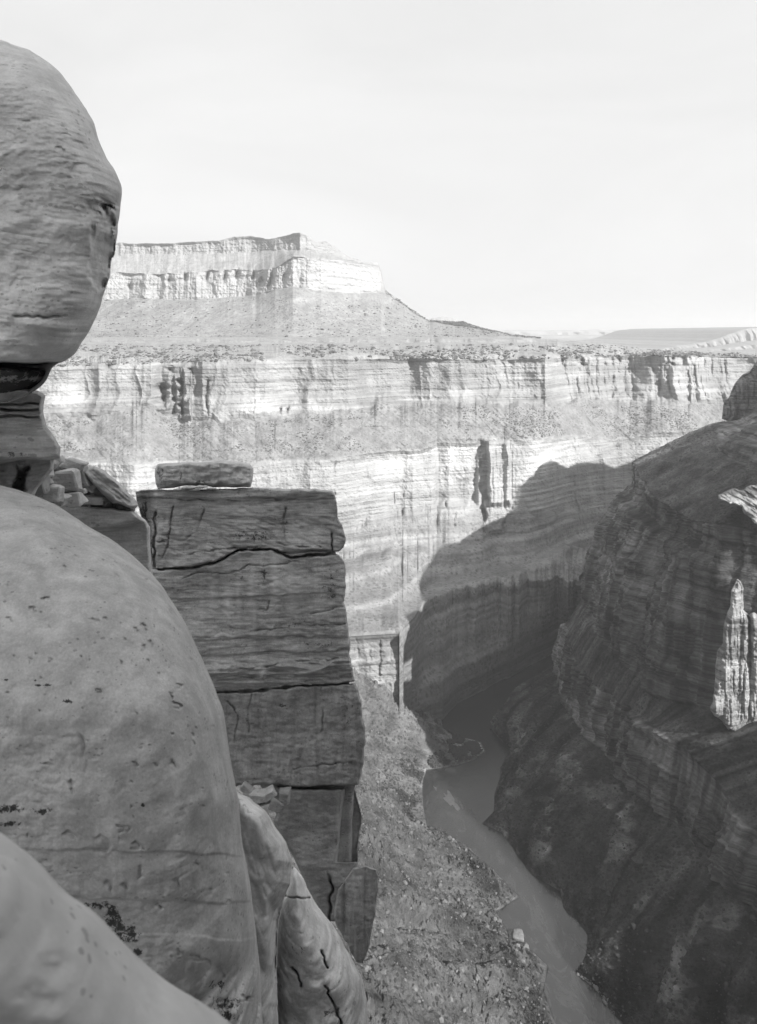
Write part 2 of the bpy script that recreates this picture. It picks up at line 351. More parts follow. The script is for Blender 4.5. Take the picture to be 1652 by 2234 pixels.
# ------------------------------------------------------------ mesa
def build_mesa():
    xs = np.concatenate([np.arange(-300, 130, 8), np.arange(130, 1180, 1.9)])
    sky_l = [(-300, 545), (0, 540), (256, 530), (342, 532), (438, 527), (478, 524), (512, 517), (546, 515), (586, 521), (620, 515), (640, 509), (655, 508), (672, 514), (689, 529), (709, 526), (731, 538), (763, 561),
             (797, 571), (825, 574), (832, 592), (840, 631), (871, 655), (899, 675), (933, 698), (979, 701), (1013, 703), (1058, 717), (1110, 729), (1180, 736)]
    c1b = [(-300, 575), (256, 556), (400, 556), (520, 553), (620, 547), (670, 546), (700, 550), (740, 560), (763, 566), (797, 575), (825, 578), (832, 594), (840, 633), (1180, 737)]
    c2t = [(-300, 605), (256, 597), (342, 600), (450, 592), (560, 590), (600, 587), (640, 562), (680, 563), (740, 567), (797, 578), (825, 582), (832, 597), (840, 635), (1180, 738)]
    c2b = [(-300, 650), (220, 655), (300, 652), (400, 655), (480, 650), (560, 646), (600, 632), (640, 628), (690, 634), (760, 640), (832, 638), (840, 640), (871, 658), (899, 678), (933, 700), (1180, 739)]
    low = [(-300, 738), (1180, 741)]
    nz = lambda s, a: a*fbm(xs/14.0, s, .3, 4, 61)
    y0 = knots(xs, sky_l)+nz(1, 1.2)
    ys = [y0, knots(xs, c1b)+nz(2, 2), knots(xs, c2t)+nz(3, 2), knots(xs, c2b)+nz(4, 1.2), knots(xs, low)]
    for i in range(1, 5): ys[i] = np.maximum(ys[i], ys[i-1]+.5)
    Ysk = knots(xs, [(-300, 5000), (256, 5000), (560, 4850), (655, 4600), (700, 4750), (825, 5100), (840, 5150), (933, 5000), (1058, 4600), (1180, 4200)])
    c2Y = knots(xs, [(-300, 4750), (256, 4750), (540, 4600), (600, 4430), (640, 4330), (700, 4420), (832, 4900), (840, 5120), (933, 4980), (1058, 4590), (1180, 4190)])
    Yl = [Ysk, Ysk-20, np.minimum(c2Y+30, Ysk-25), np.minimum(c2Y, Ysk-30), np.full_like(xs, 3720.0)+knots(xs, [(640, 0), (1180, 250)])]
    Yl[4] = np.minimum(Yl[4], Yl[3]-20)
    nrow = [22, 20, 34, 62]
    R = []; Yr = []; tal = []; tone = []
    for b in range(4):
        n = nrow[b]; ts = np.arange(n+(b == 3))/n
        for t in ts:
            R.append(ys[b]*(1-t)+ys[b+1]*t); Yr.append(Yl[b]*(1-t)+Yl[b+1]*t)
            tal.append([0.1, .75, 0, 1][b]); tone.append([.95, 1.05, 1.12, .9][b])
    yv, Y = np.array(R), np.array(Yr); TAL = np.array(tal)[:, None]+0*yv; TONE = np.array(tone)[:, None]+0*yv
    X = (xs-CX)/FP*Y; Z = -(yv-HY)/FP*Y; x2 = xs[None]+0*yv
    cl = 1-TAL
    left = 1-sm(640, 700, x2)
    d = cl*(30*left*np.abs(vnoise((X+15*fbm(X/40, 1, Z/60, 2, 70))/110, .7, .1, 69))+(5+10*left)*fbm(X/75, .2, Z/300, 4, 71)+ (3+3*left)*ridged(X/34, .2, Z/300, 3, 72)+4*fbm(X/200, 1, Z/14, 3, 73)+4*fbm(X/12, 1, Z/12, 3, 77))
    sh = (yv-640)*1.5*np.clip((640-x2)/120, -.8, 1)
    d += TAL*((22)*ridged((x2+sh)/52, .3, .2, 2, 74)+10*ridged((x2+sh)/17, yv/150, .2, 3, 75)+4*fbm(X/20, Y/20, 0, 3, 76))*sm(646, 668, yv)*(1-sm(700, 738, yv))
    # dark gashes between buttresses of the second cliff
    for xc, yc, w, h, a in ((590, 612, 6, 20, 130), (571, 612, 5, 10, 100), (516, 600, 6, 12, 110), (552, 602, 5, 12, 100), (490, 605, 4, 12, 80), (405, 605, 5, 10, 90), (368, 610, 5, 8, 80), (284, 625, 5, 8, 70), (452, 602, 3, 12, 70), (623, 600, 7, 15, 60)):
        d += .55*a*np.exp(-((x2-xc+(yv-yc)*.25)/w)**2-((yv-yc)/h)**2)*(1+.5*fbm(x2/5, yv/6, .2, 3, 80))
    Y = Y+d*sm(0, 5, np.arange(len(yv)))[:, None]
    X = (xs-CX)/FP*Y; Z = -(yv-HY)/FP*Y
    TALn = np.clip(TAL+.3*fbm(X/50, Y/50, Z/20, 3, 78)*(TAL > .2), 0, 1)
    TONE = TONE*(1+.12*fbm(X/120, .3, Z/50, 3, 79))
    V = np.stack([X, Y, Z], -1)
    bk = V[0].copy(); bk[:, 1] += 1500; bk2 = bk.copy(); bk2[:, 1] += 600; bk2[:, 2] = -180
    bk[:, 2] *= 1.0
    lo = V[-1].copy(); lo[:, 1] -= 120; lo[:, 2] -= 70
    V = np.concatenate([bk2[None], bk[None], V, lo[None]])
    T = np.concatenate([TALn[:1], TALn[:1], TALn, TALn[-1:]]); TO = np.concatenate([TONE[:1], TONE[:1], TONE, TONE[-1:]])
    o = mesh_obj('mesa', V.reshape(-1, 3), grid_faces(len(V), len(xs)), M_mesa, smooth=False, attrs={'talus': T, 'tone': TO})
    tag(o, 'high pale mesa with two cliff bands above fans of debris', kind='structure')
    return xs, yv, V[2:-1]
mx, myv, MV = build_mesa()

# ------------------------------------------------------------ distant land
def strip(name, top, Yt, base_z, mat, label, n=400, depth=3000, rough=1.0, seed=3):
    x0, x1 = top[0][0], top[-1][0]
    xs = np.linspace(x0, x1, n); y = knots(xs, top)+rough*fbm(xs/25, .1, .3, 4, seed)
    rows = []
    for f, dY, in ((0, 0), (.25, -.01), (.5, -.012), (.62, -.05), (.8, -.055), (1, -.12)):
        Yr = Yt*(1+dY)+Yt*.004*ridged(xs/12, f, .3, 3, seed+1)*(f > 0)*(f < 1)
        zt = -(y-HY)/FP*Yt
        rows.append(np.stack([(xs-CX)/FP*Yt, Yr, zt*(1-f)+base_z*f], -1))
    bk = rows[0].copy(); bk[:, 1] += depth
    bk2 = bk.copy(); bk2[:, 2] = base_z-200
    V = np.array([bk2, bk]+rows)
    tal = np.array([1, 1, 0, 0, .9, 0, .9, 1.0])[:, None]+0*V[:, :, 0]
    o = mesh_obj(name, V.reshape(-1, 3), grid_faces(len(V), n), mat, smooth=False, attrs={'talus': tal, 'tone': np.ones_like(tal)})
    return tag(o, label, kind='structure')
strip('distant_plateau', [(-800, 719), (1000, 719.5), (1200, 720), (1400, 719.5), (1652, 719), (2600, 719)], 17000, -160, M_mesa, 'level distant plateau fading into haze along the horizon', 300, 6000, .4)
strip('distant_hill', [(880, 712), (925, 699), (945, 694), (968, 691), (985, 693), (1000, 700), (1040, 714), (1090, 726)], 9500, -150, M_mesa, 'small faint hill behind the end of the mesa', 120, 900, .8, 9)
strip('distant_cliffs', [(1380, 766), (1440, 760), (1500, 752), (1545, 745), (1580, 733), (1600, 728), (1615, 722), (1640, 716), (1700, 712), (2300, 708)], 7600, -185, M_mesa, 'pale hazy cliffs beyond the far rim at right', 300, 4000, 1.5, 14)

# ground sheet reaching the horizon, behind the far rim
def ground():
    ys_ = np.concatenate([np.linspace(3300, 8000, 30), np.linspace(9000, 42000, 24)])
    xs_ = np.linspace(-40000, 40000, 120)
    Xg, Yg = np.meshgrid(xs_, ys_)
    Z = -165+14*fbm(Xg/2500, Yg/2500, 0, 4, 5)
    V = np.stack([Xg, Yg, Z], -1)
    o = mesh_obj('ground', V.reshape(-1, 3), grid_faces(len(ys_), len(xs_), True), M_mesa, attrs={'talus': np.ones(Xg.size), 'tone': np.ones(Xg.size)})
    tag(o, 'flat desert floor reaching the horizon', kind='structure')
    V2 = np.array([[-42000, -3000, -980], [42000, -3000, -980], [42000, 42000, -980], [-42000, 42000, -980]], float)
    o = mesh_obj('bedrock_floor', V2, np.array([[0, 1, 2, 3]]), M_left, attrs={'talus': np.ones(4), 'tone': np.ones(4)})
    tag(o, 'bedrock floor beneath the river bed', kind='structure')
ground()

# ------------------------------------------------------------ river banks (water level -900)
LB = [(1213, 2234), (1186, 2163), (1197, 2110), (1154, 2067), (1111, 2051), (1109, 2035), (1082, 1990), (1133, 1958), (1090, 1912), (1020, 1846), (935, 1816), (924, 1760), (922, 1710), (930, 1680), (960, 1676), (1000, 1670), (1036, 1658), (1058, 1640), (1047, 1618), (1000, 1606), (967, 1590)]
RBK = [(1362, 2234), (1330, 2201), (1303, 2158), (1255, 2121), (1279, 2089), (1282, 2041), (1261, 2009), (1229, 1982), (1223, 1945), (1159, 1907), (1125, 1859), (1095, 1817), (1052, 1797), (1078, 1770), (1079, 1731), (1090, 1699), (1095, 1678), (1117, 1640), (1090, 1613), (1068, 1585), (1085, 1562), (1143, 1514), (1213, 1466), (1300, 1420)]
def bank_curve(pts):
    Y = np.array([Yriver(p[1]) for p in pts]); X = np.array([(p[0]-CX)/FP for p in pts])*Y
    return Y, X
lbY, lbX = bank_curve(LB); rbY, rbX = bank_curve(RBK)
def leftbank(Y): return np.interp(Y, np.r_[400, lbY], np.r_[330, lbX])
def rightbank(Y): return np.interp(Y, np.r_[400, rbY, 2600], np.r_[420, rbX, 800])

def build_left():
    Ys = np.arange(620, 1990, 2.4); s = np.concatenate([np.arange(-14, 40, 1.3), np.arange(40, 300, 1.9), np.arange(300, 620, 8)])
    S, Y = np.meshgrid(s, Ys)
    Xb = leftbank(Ys); 
    Xs = np.interp(Ys, Ys, np.convolve(np.pad(Xb, 40, 'edge'), np.hanning(81)/np.hanning(81).sum(), 'valid'))  # smooth spine
    wgt = np.exp(-np.maximum(S, 0)/60)
    X = (Xb[:, None]*wgt+Xs[:, None]*(1-wgt)) - S
    zp = np.interp(s, [-14, -2, 0, 4, 30, 90, 300, 620], [-9, -1.5, 0.4, 3, 16, 52, 215, 440])
    # flat sand bar where the river bends
    bar = np.exp(-((Ys-1735)/75)**2)[:, None]
    Z = -900+zp[None]*(1-.93*bar*(1-sm(55, 120, S)))
    near = sm(3, 30, S)
    g = fbm((Y+.55*S)/60, S/260, .2, 4, 101)
    Z += near*(9*g + 4*fbm(X/22, Y/22, 0, 4, 102) + 1.8*fbm(X/5, Y/5, 0, 3, 103))*(1-.85*bar*(1-sm(55, 120, S)))
    Z -= near*sm(25, 110, S)*13*np.clip(ridged((Y+.75*S)/70, S/400, 3.3, 3, 105), 0, 2)
    Z += (1-near)*.7*fbm(X/4, Y/4, .1, 3, 104)*(S > -3)
    # bedrock outcrop steps
    q = sm(.25, .5, fbm(X/50, Y/50, .7, 3, 107))*near
    Z += q*4*ridged(X/14, Y/30, Z/5, 3, 108)
    # reach the foot of the sunlit buttress
    tone = 1+.18*fbm(X/45, Y/45, .5, 4, 109)+.30*fbm((Y+.75*S)/9, S/90, .5, 4, 113)*sm(20, 60, S)+.35*np.exp(-(np.maximum(S-1, 0)/9)**2)*(fbm(X/12, Y/12, .9, 3, 110) > -.1)
    tone = tone*(1+.35*sm(1350, 1650, Y))*1.0
    veg = sm(.0, .3, fbm(X/26, Y/26, 2.2, 4, 111))*np.exp(-((S-32)/30)**2)
    tone *= (1-.62*veg); tone = tone*np.where(S < 1.6, .45, 1)
    tone *= (1+.8*bar*(S > 0)*(S < 60)*(fbm(X/18, Y/18, 4, 3, 112) > .15))
    tal = np.clip(1-.6*q, 0, 1)
    V = np.stack([X, Y, Z], -1)
    o = mesh_obj('river_bank', V.reshape(-1, 3), grid_faces(len(Ys), len(s), True), M_left, smooth=False, attrs={'talus': tal, 'tone': tone})
    tag(o, 'rubbly sunlit debris slope falling to the near bank of the river', kind='structure')
    return V, S
LV, LS = build_left()

# light-space silhouette of the right rim, taken from the edge of the shadow it throws
TE = math.tan(EL)
def pq(P):
    h = (P[0]-P[1])*.70711; return (P[0]+P[1])*.70711, P[2]-TE*h
edge = [(1600, 930), (1500, 960), (1440, 985), (1400, 1000), (1375, 1008), (1340, 1020), (1325, 1014), (1310, 1011), (1285, 1007), (1260, 1010), (1243, 1018), (1235, 1036), (1225, 1047), (1205, 1047), (1185, 1038), (1170, 1036), (1155, 1041), (1147, 1050), (1135, 1060), (1130, 1080), (1125, 1110), (1100, 1130),
        (1080, 1140), (1052, 1152), (1035, 1168), (1030, 1180), (1000, 1184), (970, 1190), (953, 1197), (940, 1225), (920, 1255), (911, 1272), (918, 1290), (925, 1308), (905, 1345), (888, 1372)]
QB = [pq(far_point(x, y)) for x, y in edge]
QB = [(p, q) for p, q in QB if p > 1358]
QB += [(800, -700), (932, -612), (990, -585), (1050, -545), (1098, -505), (1145, -445), (1180, -392), (1225, -350), (1240, -332), (1256, -325), (1268, -378), (1346, -378), (1356, -40)]
QB = sorted(QB)
qp = np.array([a[0] for a in QB]); qq = np.array([a[1] for a in QB])

# ------------------------------------------------------------ right wall
PROF = {  # Y : [(X, z)...] bank end .. top, 9 nodes
    700:  [None, (760, -780), (790, -640), (820, -600), (850, -500), (900, -450), (980, -420), (1040, -380), (1100, -360)],
    1000: [None, (530, -778), (548, -690), (640, -640), (900, -560), (950, -430), (1000, -340), (1040, -310), (1080, -300)],
    1120: [None, (497, -775), (512, -680), (800, -590), (835, -440), (865, -330), (905, -240), (940, -180), (980, -150)],
    1200: [None, (486, -781), (500, -668), (690, -600), (706, -440), (722, -340), (780, -230), (830, -150), (890, -120)],
    1265: [None, (478, -786), (490, -665), (625, -618), (641, -430), (657, -330), (720, -245), (800, -165), (870, -110)],
    1330: [None, (466, -788), (478, -665), (560, -622), (576, -420), (592, -320), (690, -250), (790, -165), (870, -115)],
    1420: [None, (452, -790), (466, -680), (490, -640), (520, -420), (555, -335), (680, -250), (780, -175), (870, -140)],
    1600: [None, (406, -800), (424, -700), (458, -640), (505, -450), (556, -335), (700, -250), (800, -180), (880, -125)],
    1800: [None, (408, -812), (424, -700), (462, -630), (520, -440), (584, -312), (765, -230), (850, -195), (900, -170)],
    1930: [None, (440, -822), (458, -700), (500, -630), (560, -440), (618, -309), (828, -215), (880, -205), (940, -130)],
    2060: [None, (500, -840), (530, -740), (590, -640), (650, -480), (700, -380), (860, -290), (940, -270), (1000, -230)],
    2400: [None, (760, -840), (790, -740), (820, -640), (850, -500), (900, -420), (1000, -340), (1100, -300), (1200, -260)]}
def build_right():
    Ys = np.concatenate([np.arange(560, 900, 8), np.arange(900, 1400, 2.6), np.arange(1400, 2060, 3.0), np.arange(2060, 2400, 8)])
    ky = sorted(PROF)
    # bank node computed, smooth spine for the talus
    nrow = [110, 62, 14, 80, 50, 40, 20, 10]
    tw = [1, 0, .9, 0.0, .05, 1, .3, .6]
    rb = rightbank(Ys)
    nodes = []
    for i in range(9):
        if i == 0: nodes.append((rb, np.full_like(Ys, -900.0)))
        else: nodes.append((np.interp(Ys, ky, [PROF[k][i][0] for k in ky]), np.interp(Ys, ky, [PROF[k][i][1] for k in ky])))
    Xr, Zr, T, Bd = [], [], [], []
    Xr.append(rb-14); Zr.append(np.full_like(Ys, -909.0)); T.append(1); Bd.append(0)
    for b in range(8):
        (X0, Z0), (X1, Z1) = nodes[b], nodes[b+1]
        n = nrow[b]
        for t in np.arange(n+(b == 7))/n:
            z = Z0*(1-t)+Z1*t
            st = np.clip((Hst(z)-Hst(Z0))/np.maximum(Hst(Z1)-Hst(Z0), 1e-3), 0, 1)
            w = [0, .7, .05, .95, .95, .15, .8, .5][b]
            tt = (1-w)*t+w*st
            Xr.append(X0*(1-tt)+X1*tt); Zr.append(z); T.append(tw[b]); Bd.append(b+t)
    X, Z = np.array(Xr), np.array(Zr); Y = Ys[None]+0*X; TAL = np.array(T)[:, None]+0*X; Bd = np.array(Bd)[:, None]+0*X
    cl = 1-TAL
    cl = np.apply_along_axis(lambda a: np.convolve(np.pad(a, 1, 'edge'), np.ones(3)/3, 'valid'), 0, cl)
    d = cl*(20*fbm(Y/150, .2, Z/700, 3, 121)+26*np.abs(vnoise(Y/75, .2, Z/260, 122))+14*np.abs(vnoise(Y/31, .7, Z/150, 120))+6*ridged(Y/15, .1, Z/90, 3, 123)+3*fbm(Y/6, X/8, Z/7, 3, 124)+2*fbm(Y/200, .3, Z/7, 3, 119)-14)
    d *= 1-.75*np.exp(-((Y-1225)/95)**2)*(Bd > 1.6)
    u = np.clip(Bd, 0, 1)*(1-np.clip(Bd, 0, 1))*4*(Bd < 1)
    d += u*(26*ridged((Y-190*np.clip(Bd, 0, 1))/110, .3, .3, 3, 125)+9*fbm((Y-150*np.clip(Bd, 0, 1))/24, X/90, .2, 4, 126)) + (1-cl)*(Bd > .03)*(2.2*fbm(Y/7, X/7, .3, 3, 127))
    d += (Bd > 5)*(Bd < 6)*9*ridged((Y+.3*X)/60, .3, .3, 3, 128)
    X = X-d
    Z = Z+(1-cl)*(Bd > .03)*(1.5*fbm(Y/5, X/5, .6, 3, 129))
    tone = 1+.3*fbm(Y/60, X/60, Z/60, 4, 131)
    ub = np.clip(Bd, 0, 1)
    tone = tone*(1+(Bd < 1)*(.55*fbm((Y-190*ub)/13, ub*2.2, .3, 4, 134)+.5*fbm((Y-190*ub)/45, ub*2.5, .7, 3, 135)))
    tone = tone*(1+(Bd > 1)*(Bd < 5)*.55*fbm(Y/7, .2, Z/110, 4, 137))
    oc = sm(.22, .34, fbm((Y-120*ub)/55, ub*5, 1.7, 4, 136))*(Bd < 1)*(Bd > .08)
    tone = tone*(1+1.0*oc)
    tone *= 1+.9*(Bd < .05)*(Bd > 0)*(fbm(Y/16, .1, 1, 3, 132) > .1)
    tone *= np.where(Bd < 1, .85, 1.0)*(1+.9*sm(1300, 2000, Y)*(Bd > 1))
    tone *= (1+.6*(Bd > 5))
    V = np.stack([X, Y, Z], -1)
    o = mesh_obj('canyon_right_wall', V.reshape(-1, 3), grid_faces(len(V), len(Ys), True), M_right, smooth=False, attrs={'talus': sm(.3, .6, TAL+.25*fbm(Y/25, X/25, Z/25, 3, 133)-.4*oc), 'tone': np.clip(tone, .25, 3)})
    tag(o, 'deeply shaded canyon wall rising in tiers from the river at right', kind='structure')
    return V, Bd
RV, RBd = build_right()

# plateau rim to the right of the picture, which throws the shadow
def build_rim():
    p = np.concatenate([np.arange(500, 900, 20), np.arange(900, 2600, 3.0), np.arange(2600, 3400, 20)])
    q = np.interp(p, qp, qq)
    # rim stands where its height is between -330 and 60
    zt = np.interp(p, [500, 950, 1240, 1320, 1400, 1743, 2400, 3400], [-330, -310, -200, -120, -20, 0, 20, 40])
    h = (zt-q)/TE
    h = np.convolve(np.pad(h, 30, 'edge'), np.hanning(61)/np.hanning(61).sum(), 'valid')
    z = q+TE*h
    X = (p+h)*.70711; Y = (p-h)*.70711
    k = 1
    r = lambda dh, zz: np.stack([(p+h+dh)*.70711, (p-h-dh)*.70711, zz], -1)
    n1 = fbm(p/60, .2, .3, 4, 141)
    rows = [r(-190+20*n1, np.minimum(z-230, -300)), r(-60+14*n1, z-130), r(-40+8*n1, z-70), r(-6, z-12), r(0, z), r(30, z+2), r(420, z-25), r(1800, z*0-60)]
    V = np.array(rows)
    tal = np.array([1, 1, .3, 0, .3, .8, 1, 1])[:, None]+0*V[:, :, 0]
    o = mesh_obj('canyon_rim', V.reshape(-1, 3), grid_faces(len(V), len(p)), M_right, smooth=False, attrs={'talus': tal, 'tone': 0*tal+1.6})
    tag(o, 'high plateau rim east of the river', kind='structure')
build_rim()

# ------------------------------------------------------------ river
def build_river():
    t = NT('muddy river water')
    a = t.noise((0.03, 0.011, 1), 1.0, 7, 0.65, 2.5); r = t.noise((0.35, 0.22, 1), 1.0, 4, 0.6, 0.5)
    w = t.noise((0.06, 0.035, 1), 1.0, 4, 0.55, 1.2)
    c = t.ramp(a, [(0.38, 0.022), (0.5, 0.028), (0.60, 0.038)])
    nb = t.bump(w, 1.2, 0.5); nb = t.bump(r, 0.5, 0.6, nb)
    m = t.finish(c, nb, 0.12, 0.8)
    xs_ = np.linspace(-200, 1500, 40); ys_ = np.linspace(600, 2700, 60)
    Xg, Yg = np.meshgrid(xs_, ys_)
    V = np.stack([Xg, Yg, 0*Xg-900], -1)
    o = mesh_obj('river', V.reshape(-1, 3), grid_faces(60, 40, True), m)
    tag(o, 'muddy grey river bending along the canyon bottom', kind='structure')
    # foam of the small rapid
    tf = NT('river foam'); fm = tf.finish(tf.ramp(tf.noise((.2, .2, .2)), [(0.3, .06), (.7, .1)]), None, .6, .3)
    Vs, Fs = [], []
    for cx_, cy_, L, Wd in ((985, 1747, 34, 9), (1008, 1757, 16, 3), (975, 1738, 12, 3), (1030, 1775, 18, 3), (950, 1720, 9, 2)):
        n = 26; Y0 = Yriver(cy_); X0 = (cx_-CX)/FP*Y0
        ang = np.linspace(0, 2*math.pi, n, endpoint=False); rr = 1+.35*np.array([math.sin(3*a_+cx_)+.5*math.sin(7*a_) for a_ in ang])
        px = np.cos(ang)*Wd*rr; py = np.sin(ang)*L*rr*.8
        b0 = len(Vs)*0+sum(len(v) for v in Vs)
        P = np.stack([X0+px+py*-.25, Y0+py, np.full(n, -899.96)], -1)
        Vs.append(np.vstack([[X0, Y0, -899.8], P])); Fs += [[b0, b0+1+i, b0+1+(i+1) % n] for i in range(n)]
    o = mesh_obj('foam', np.vstack(Vs), np.array(Fs), fm)
    tag(o, 'pale streaks of foam drifting on the river at its bend', kind='stuff')
build_river()

# ------------------------------------------------------------ solid rock from an outline at its own depth
def outline_distance(px, py, O, step=None):
    if step is not None and px.shape[0] > 60 and px.shape[1] > 60:      # coarse far inside, exact near the edge
        q = 5; r0 = np.unique(np.r_[np.arange(0, px.shape[0], q), px.shape[0]-1]); c0 = np.unique(np.r_[np.arange(0, px.shape[1], q), px.shape[1]-1])
        dc, _, _ = outline_distance(px[np.ix_(r0, c0)], py[np.ix_(r0, c0)], O)
        t = np.array([np.interp(np.arange(px.shape[1]), c0, row) for row in dc])
        d = np.array([np.interp(np.arange(px.shape[0]), r0, cc) for cc in t.T]).T
        near = np.abs(d) < 9*step; qx, qy = px.copy(), py.copy()
        a, b, c = outline_distance(px[near], py[near], O); d[near], qx[near], qy[near] = a, b, c
        return d, qx, qy
    O = np.asarray(O, float); A = O; B = np.roll(O, -1, 0)
    best = np.full(px.shape, 1e18); cxp = np.zeros_like(px); cyp = np.zeros_like(py); inside = np.zeros(px.shape, bool)
    for a, b in zip(A, B):
        e = b-a; L = max(e@e, 1e-9)
        t = np.clip(((px-a[0])*e[0]+(py-a[1])*e[1])/L, 0, 1)
        qx, qy = a[0]+t*e[0], a[1]+t*e[1]; dd = (px-qx)**2+(py-qy)**2
        m = dd < best; best = np.where(m, dd, best); cxp = np.where(m, qx, cxp); cyp = np.where(m, qy, cyp)
        if a[1] != b[1]:
            c = ((a[1] > py) != (b[1] > py)) & (px < (b[0]-a[0])*(py-a[1])/(b[1]-a[1])+a[0])
            inside ^= c
    d = np.sqrt(best); return np.where(inside, d, -d), cxp, cyp
def chaikin(O):
    O = np.asarray(O, float)
    for _ in range(2): O = np.stack([.75*O+.25*np.roll(O, -1, 0), .25*O+.75*np.roll(O, -1, 0)], 1).reshape(-1, 2)
    return O
def rough_outline(O, amp, step, seed):
    O = np.asarray(O, float); P = []
    for a, b in zip(O, np.roll(O, -1, 0)):
        n = max(1, int(np.hypot(*(b-a))/step)); 
        for i in range(n): P.append(a+(b-a)*i/n)
    P = np.array(P); T = np.roll(P, -1, 0)-np.roll(P, 1, 0); N = np.stack([T[:, 1], -T[:, 0]], -1); N /= np.linalg.norm(N, axis=1)[:, None]+1e-9
    k = fbm(P[:, 0]/(step*4), P[:, 1]/(step*4), seed*.37, 4, seed)
    return P+N*(k*amp)[:, None]
def puff(name, O, Y0, tf, tb, w, mat, step=3.0, relief=None, rough=1.5, rstep=7, seed=1, parent=None, power=2.0, smooth=True, base=None, attrs=None):
    """closed solid: O outline (photo grid), at distance Y0 m, tf metres bulging towards us, tb metres behind, edge rounding w grid units"""
    if w > 60: O = chaikin(O)
    O = rough_outline(O, rough, rstep, seed)
    x0, y0 = O.min(0)-step; x1, y1 = O.max(0)+step
    gx, gy = np.meshgrid(np.arange(x0, x1+step, step), np.arange(y0, y1+step, step))
    d, qx, qy = outline_distance(gx, gy, O, step)
    snap = np.abs(d) < .72*step
    gx = np.where(snap, qx, gx); gy = np.where(snap, qy, gy); d = np.where(snap, 0, d)
    nr, nc = gx.shape; F = grid_faces(nr, nc)
    dv = d.ravel(); keep = (dv[F] >= 0).all(1) & (dv[F] > 0).any(1); F = F[keep]
    f = np.clip(d/w, 0, 1); f = (1-(1-f)**power)**(1/power)
    nb_ = int(w*.16/step)
    if nb_ > 3:
        kk = np.hanning(2*nb_+3)[1:-1]; kk /= kk.sum(); fb = f
        for ax in (0, 1):
            fb = np.apply_along_axis(lambda a: np.convolve(np.pad(a, nb_, 'edge'), kk, 'valid'), ax, fb)
        m_ = sm(0.0, .14, d/w); f = f*(1-m_)+fb*m_
    Yb = Y0 if base is None else Y0+base(gx, gy)
    Yf = Yb-tf*f
    X, Z = (gx-CX)/FP*Yf, -(gy-HY)/FP*Yf
    if relief is not None: Yf = Yf+relief(gx, gy, X, Yf, Z, d)*np.clip(d/4.0, 0, 1)
    Yk = Yb+tb*f+.0*d
    front = ray(gx, gy, Yf).reshape(-1, 3)
    gxk, gyk = gx, gy
    sc = 1.0
    back = ray(gx, gy, Yk).reshape(-1, 3)
    rim = (dv <= 0); n = nr*nc
    idx = np.where(rim, np.arange(n), np.arange(n)+n)
    Fb = idx[F][:, ::-1]
    V = np.vstack([front, back]); Fa = np.vstack([F, Fb])
    used = np.unique(Fa); mp = np.full(len(V), -1); mp[used] = np.arange(len(used))
    at = {'stain_shade': np.zeros(2*n), 'pale': np.zeros(2*n)}
    for k, fn in (attrs or {}).items():
        v = fn(gx, gy, X, Yf, Z, d); at[k][:n] = np.broadcast_to(v, gx.shape).ravel()
    return mesh_obj(name, V[used], mp[Fa], mat, parent, smooth, {k: v[used] for k, v in at.items()})
def flakes(gx, gy, spots, depth):
    """crescent-edged spalls: (x, y, radius, edge direction in degrees, strength)"""
    r = 0*gx
    for x, y, R, a, s in spots:
        dx, dy = gx-x, gy-y; rr = np.hypot(dx, dy)+1e-6
        ca = (dx*math.cos(math.radians(a))-dy*math.sin(math.radians(a)))/rr
        el = 1+.45*math.sin(x*1.7+y); w_ = .35*vnoise(gx/(R*.5), gy/(R*.5), x*.1, 7)
        rr = np.hypot(dx*el, dy/el)*(1+w_)
        r = r + s*depth*(1-sm(R*.8, R*1.08, rr))*sm(-.3, .9, ca)*np.minimum(rr/R, 1.2)**1.4
    return r
def blot(gx, gy, spots):
    r = 0*gx
    for x, y, rx, ry, a in spots: r = np.maximum(r, a*np.exp(-((gx-x)/rx)**2-((gy-y)/ry)**2))
    return r

# --- pillar of layered sandstone, about 30 m off
PIL = bpy.data.objects.new('rock_pillar', None); col.objects.link(PIL); PIL.location = (0, 0, 0)
tag(PIL, 'tall square-topped sandstone pillar of dark streaked layers carrying a flat boulder', 'rock pillar', kind='thing')
M_pil_a = near_rock('pillar cross bedded sandstone', .39, .46, 4.0, (0, .12, 0), .85, 1.4, .7, .4, 1.5)
M_pil_b = near_rock('pillar streaked sandstone', .41, .46, 4.4, (0, -.12, 0), .7, 1.4, .7, .4, 1.3)
M_pil_c = near_rock('pillar massive sandstone', .32, .34, 1.6, (0, .05, 0), .35, 1.6, .9, .4, 1.0)
def layer_relief(a=1.0, sd=1, tilt=0.0, bed=1.0):
    def f(gx, gy, X, Y, Z, d):
        zz = Z+tilt*X+.25*fbm(X/1.6, .2, Z/1.0, 3, sd)
        r = .018*a*bed*ridged(X/4, .3, zz/.3, 3, sd+1) + .07*a*fbm(X/1.4, .2, Z/.9, 4, sd+2)+.022*a*fbm(X/.25, .1, Z/.12, 3, sd+3)
        r = r+.25*a*fbm(X/3.2, .7, Z/2.4, 2, sd+4)
        return r
    return f
top_O = [(296, 1072), (312, 1069), (450, 1069), (550, 1064), (650, 1066), (725, 1070), (732, 1083), (735, 1105), (737, 1125), (750, 1155), (756, 1175), (750, 1195), (740, 1204), (675, 1209), (636, 1214), (592, 1196), (560, 1198), (520, 1199), (470, 1226), (420, 1238), (350, 1241), (318, 1240), (312, 1180), (312, 1140), (306, 1118), (299, 1100)]
core_O = [(316, 1090), (720, 1080), (728, 1190), (742, 1240), (744, 1330), (752, 1450), (770, 1520), (782, 1600), (778, 1690), (770, 1800), (768, 1880), (700, 1930), (640, 1840), (560, 1700), (440, 1500), (330, 1400), (312, 1250)]
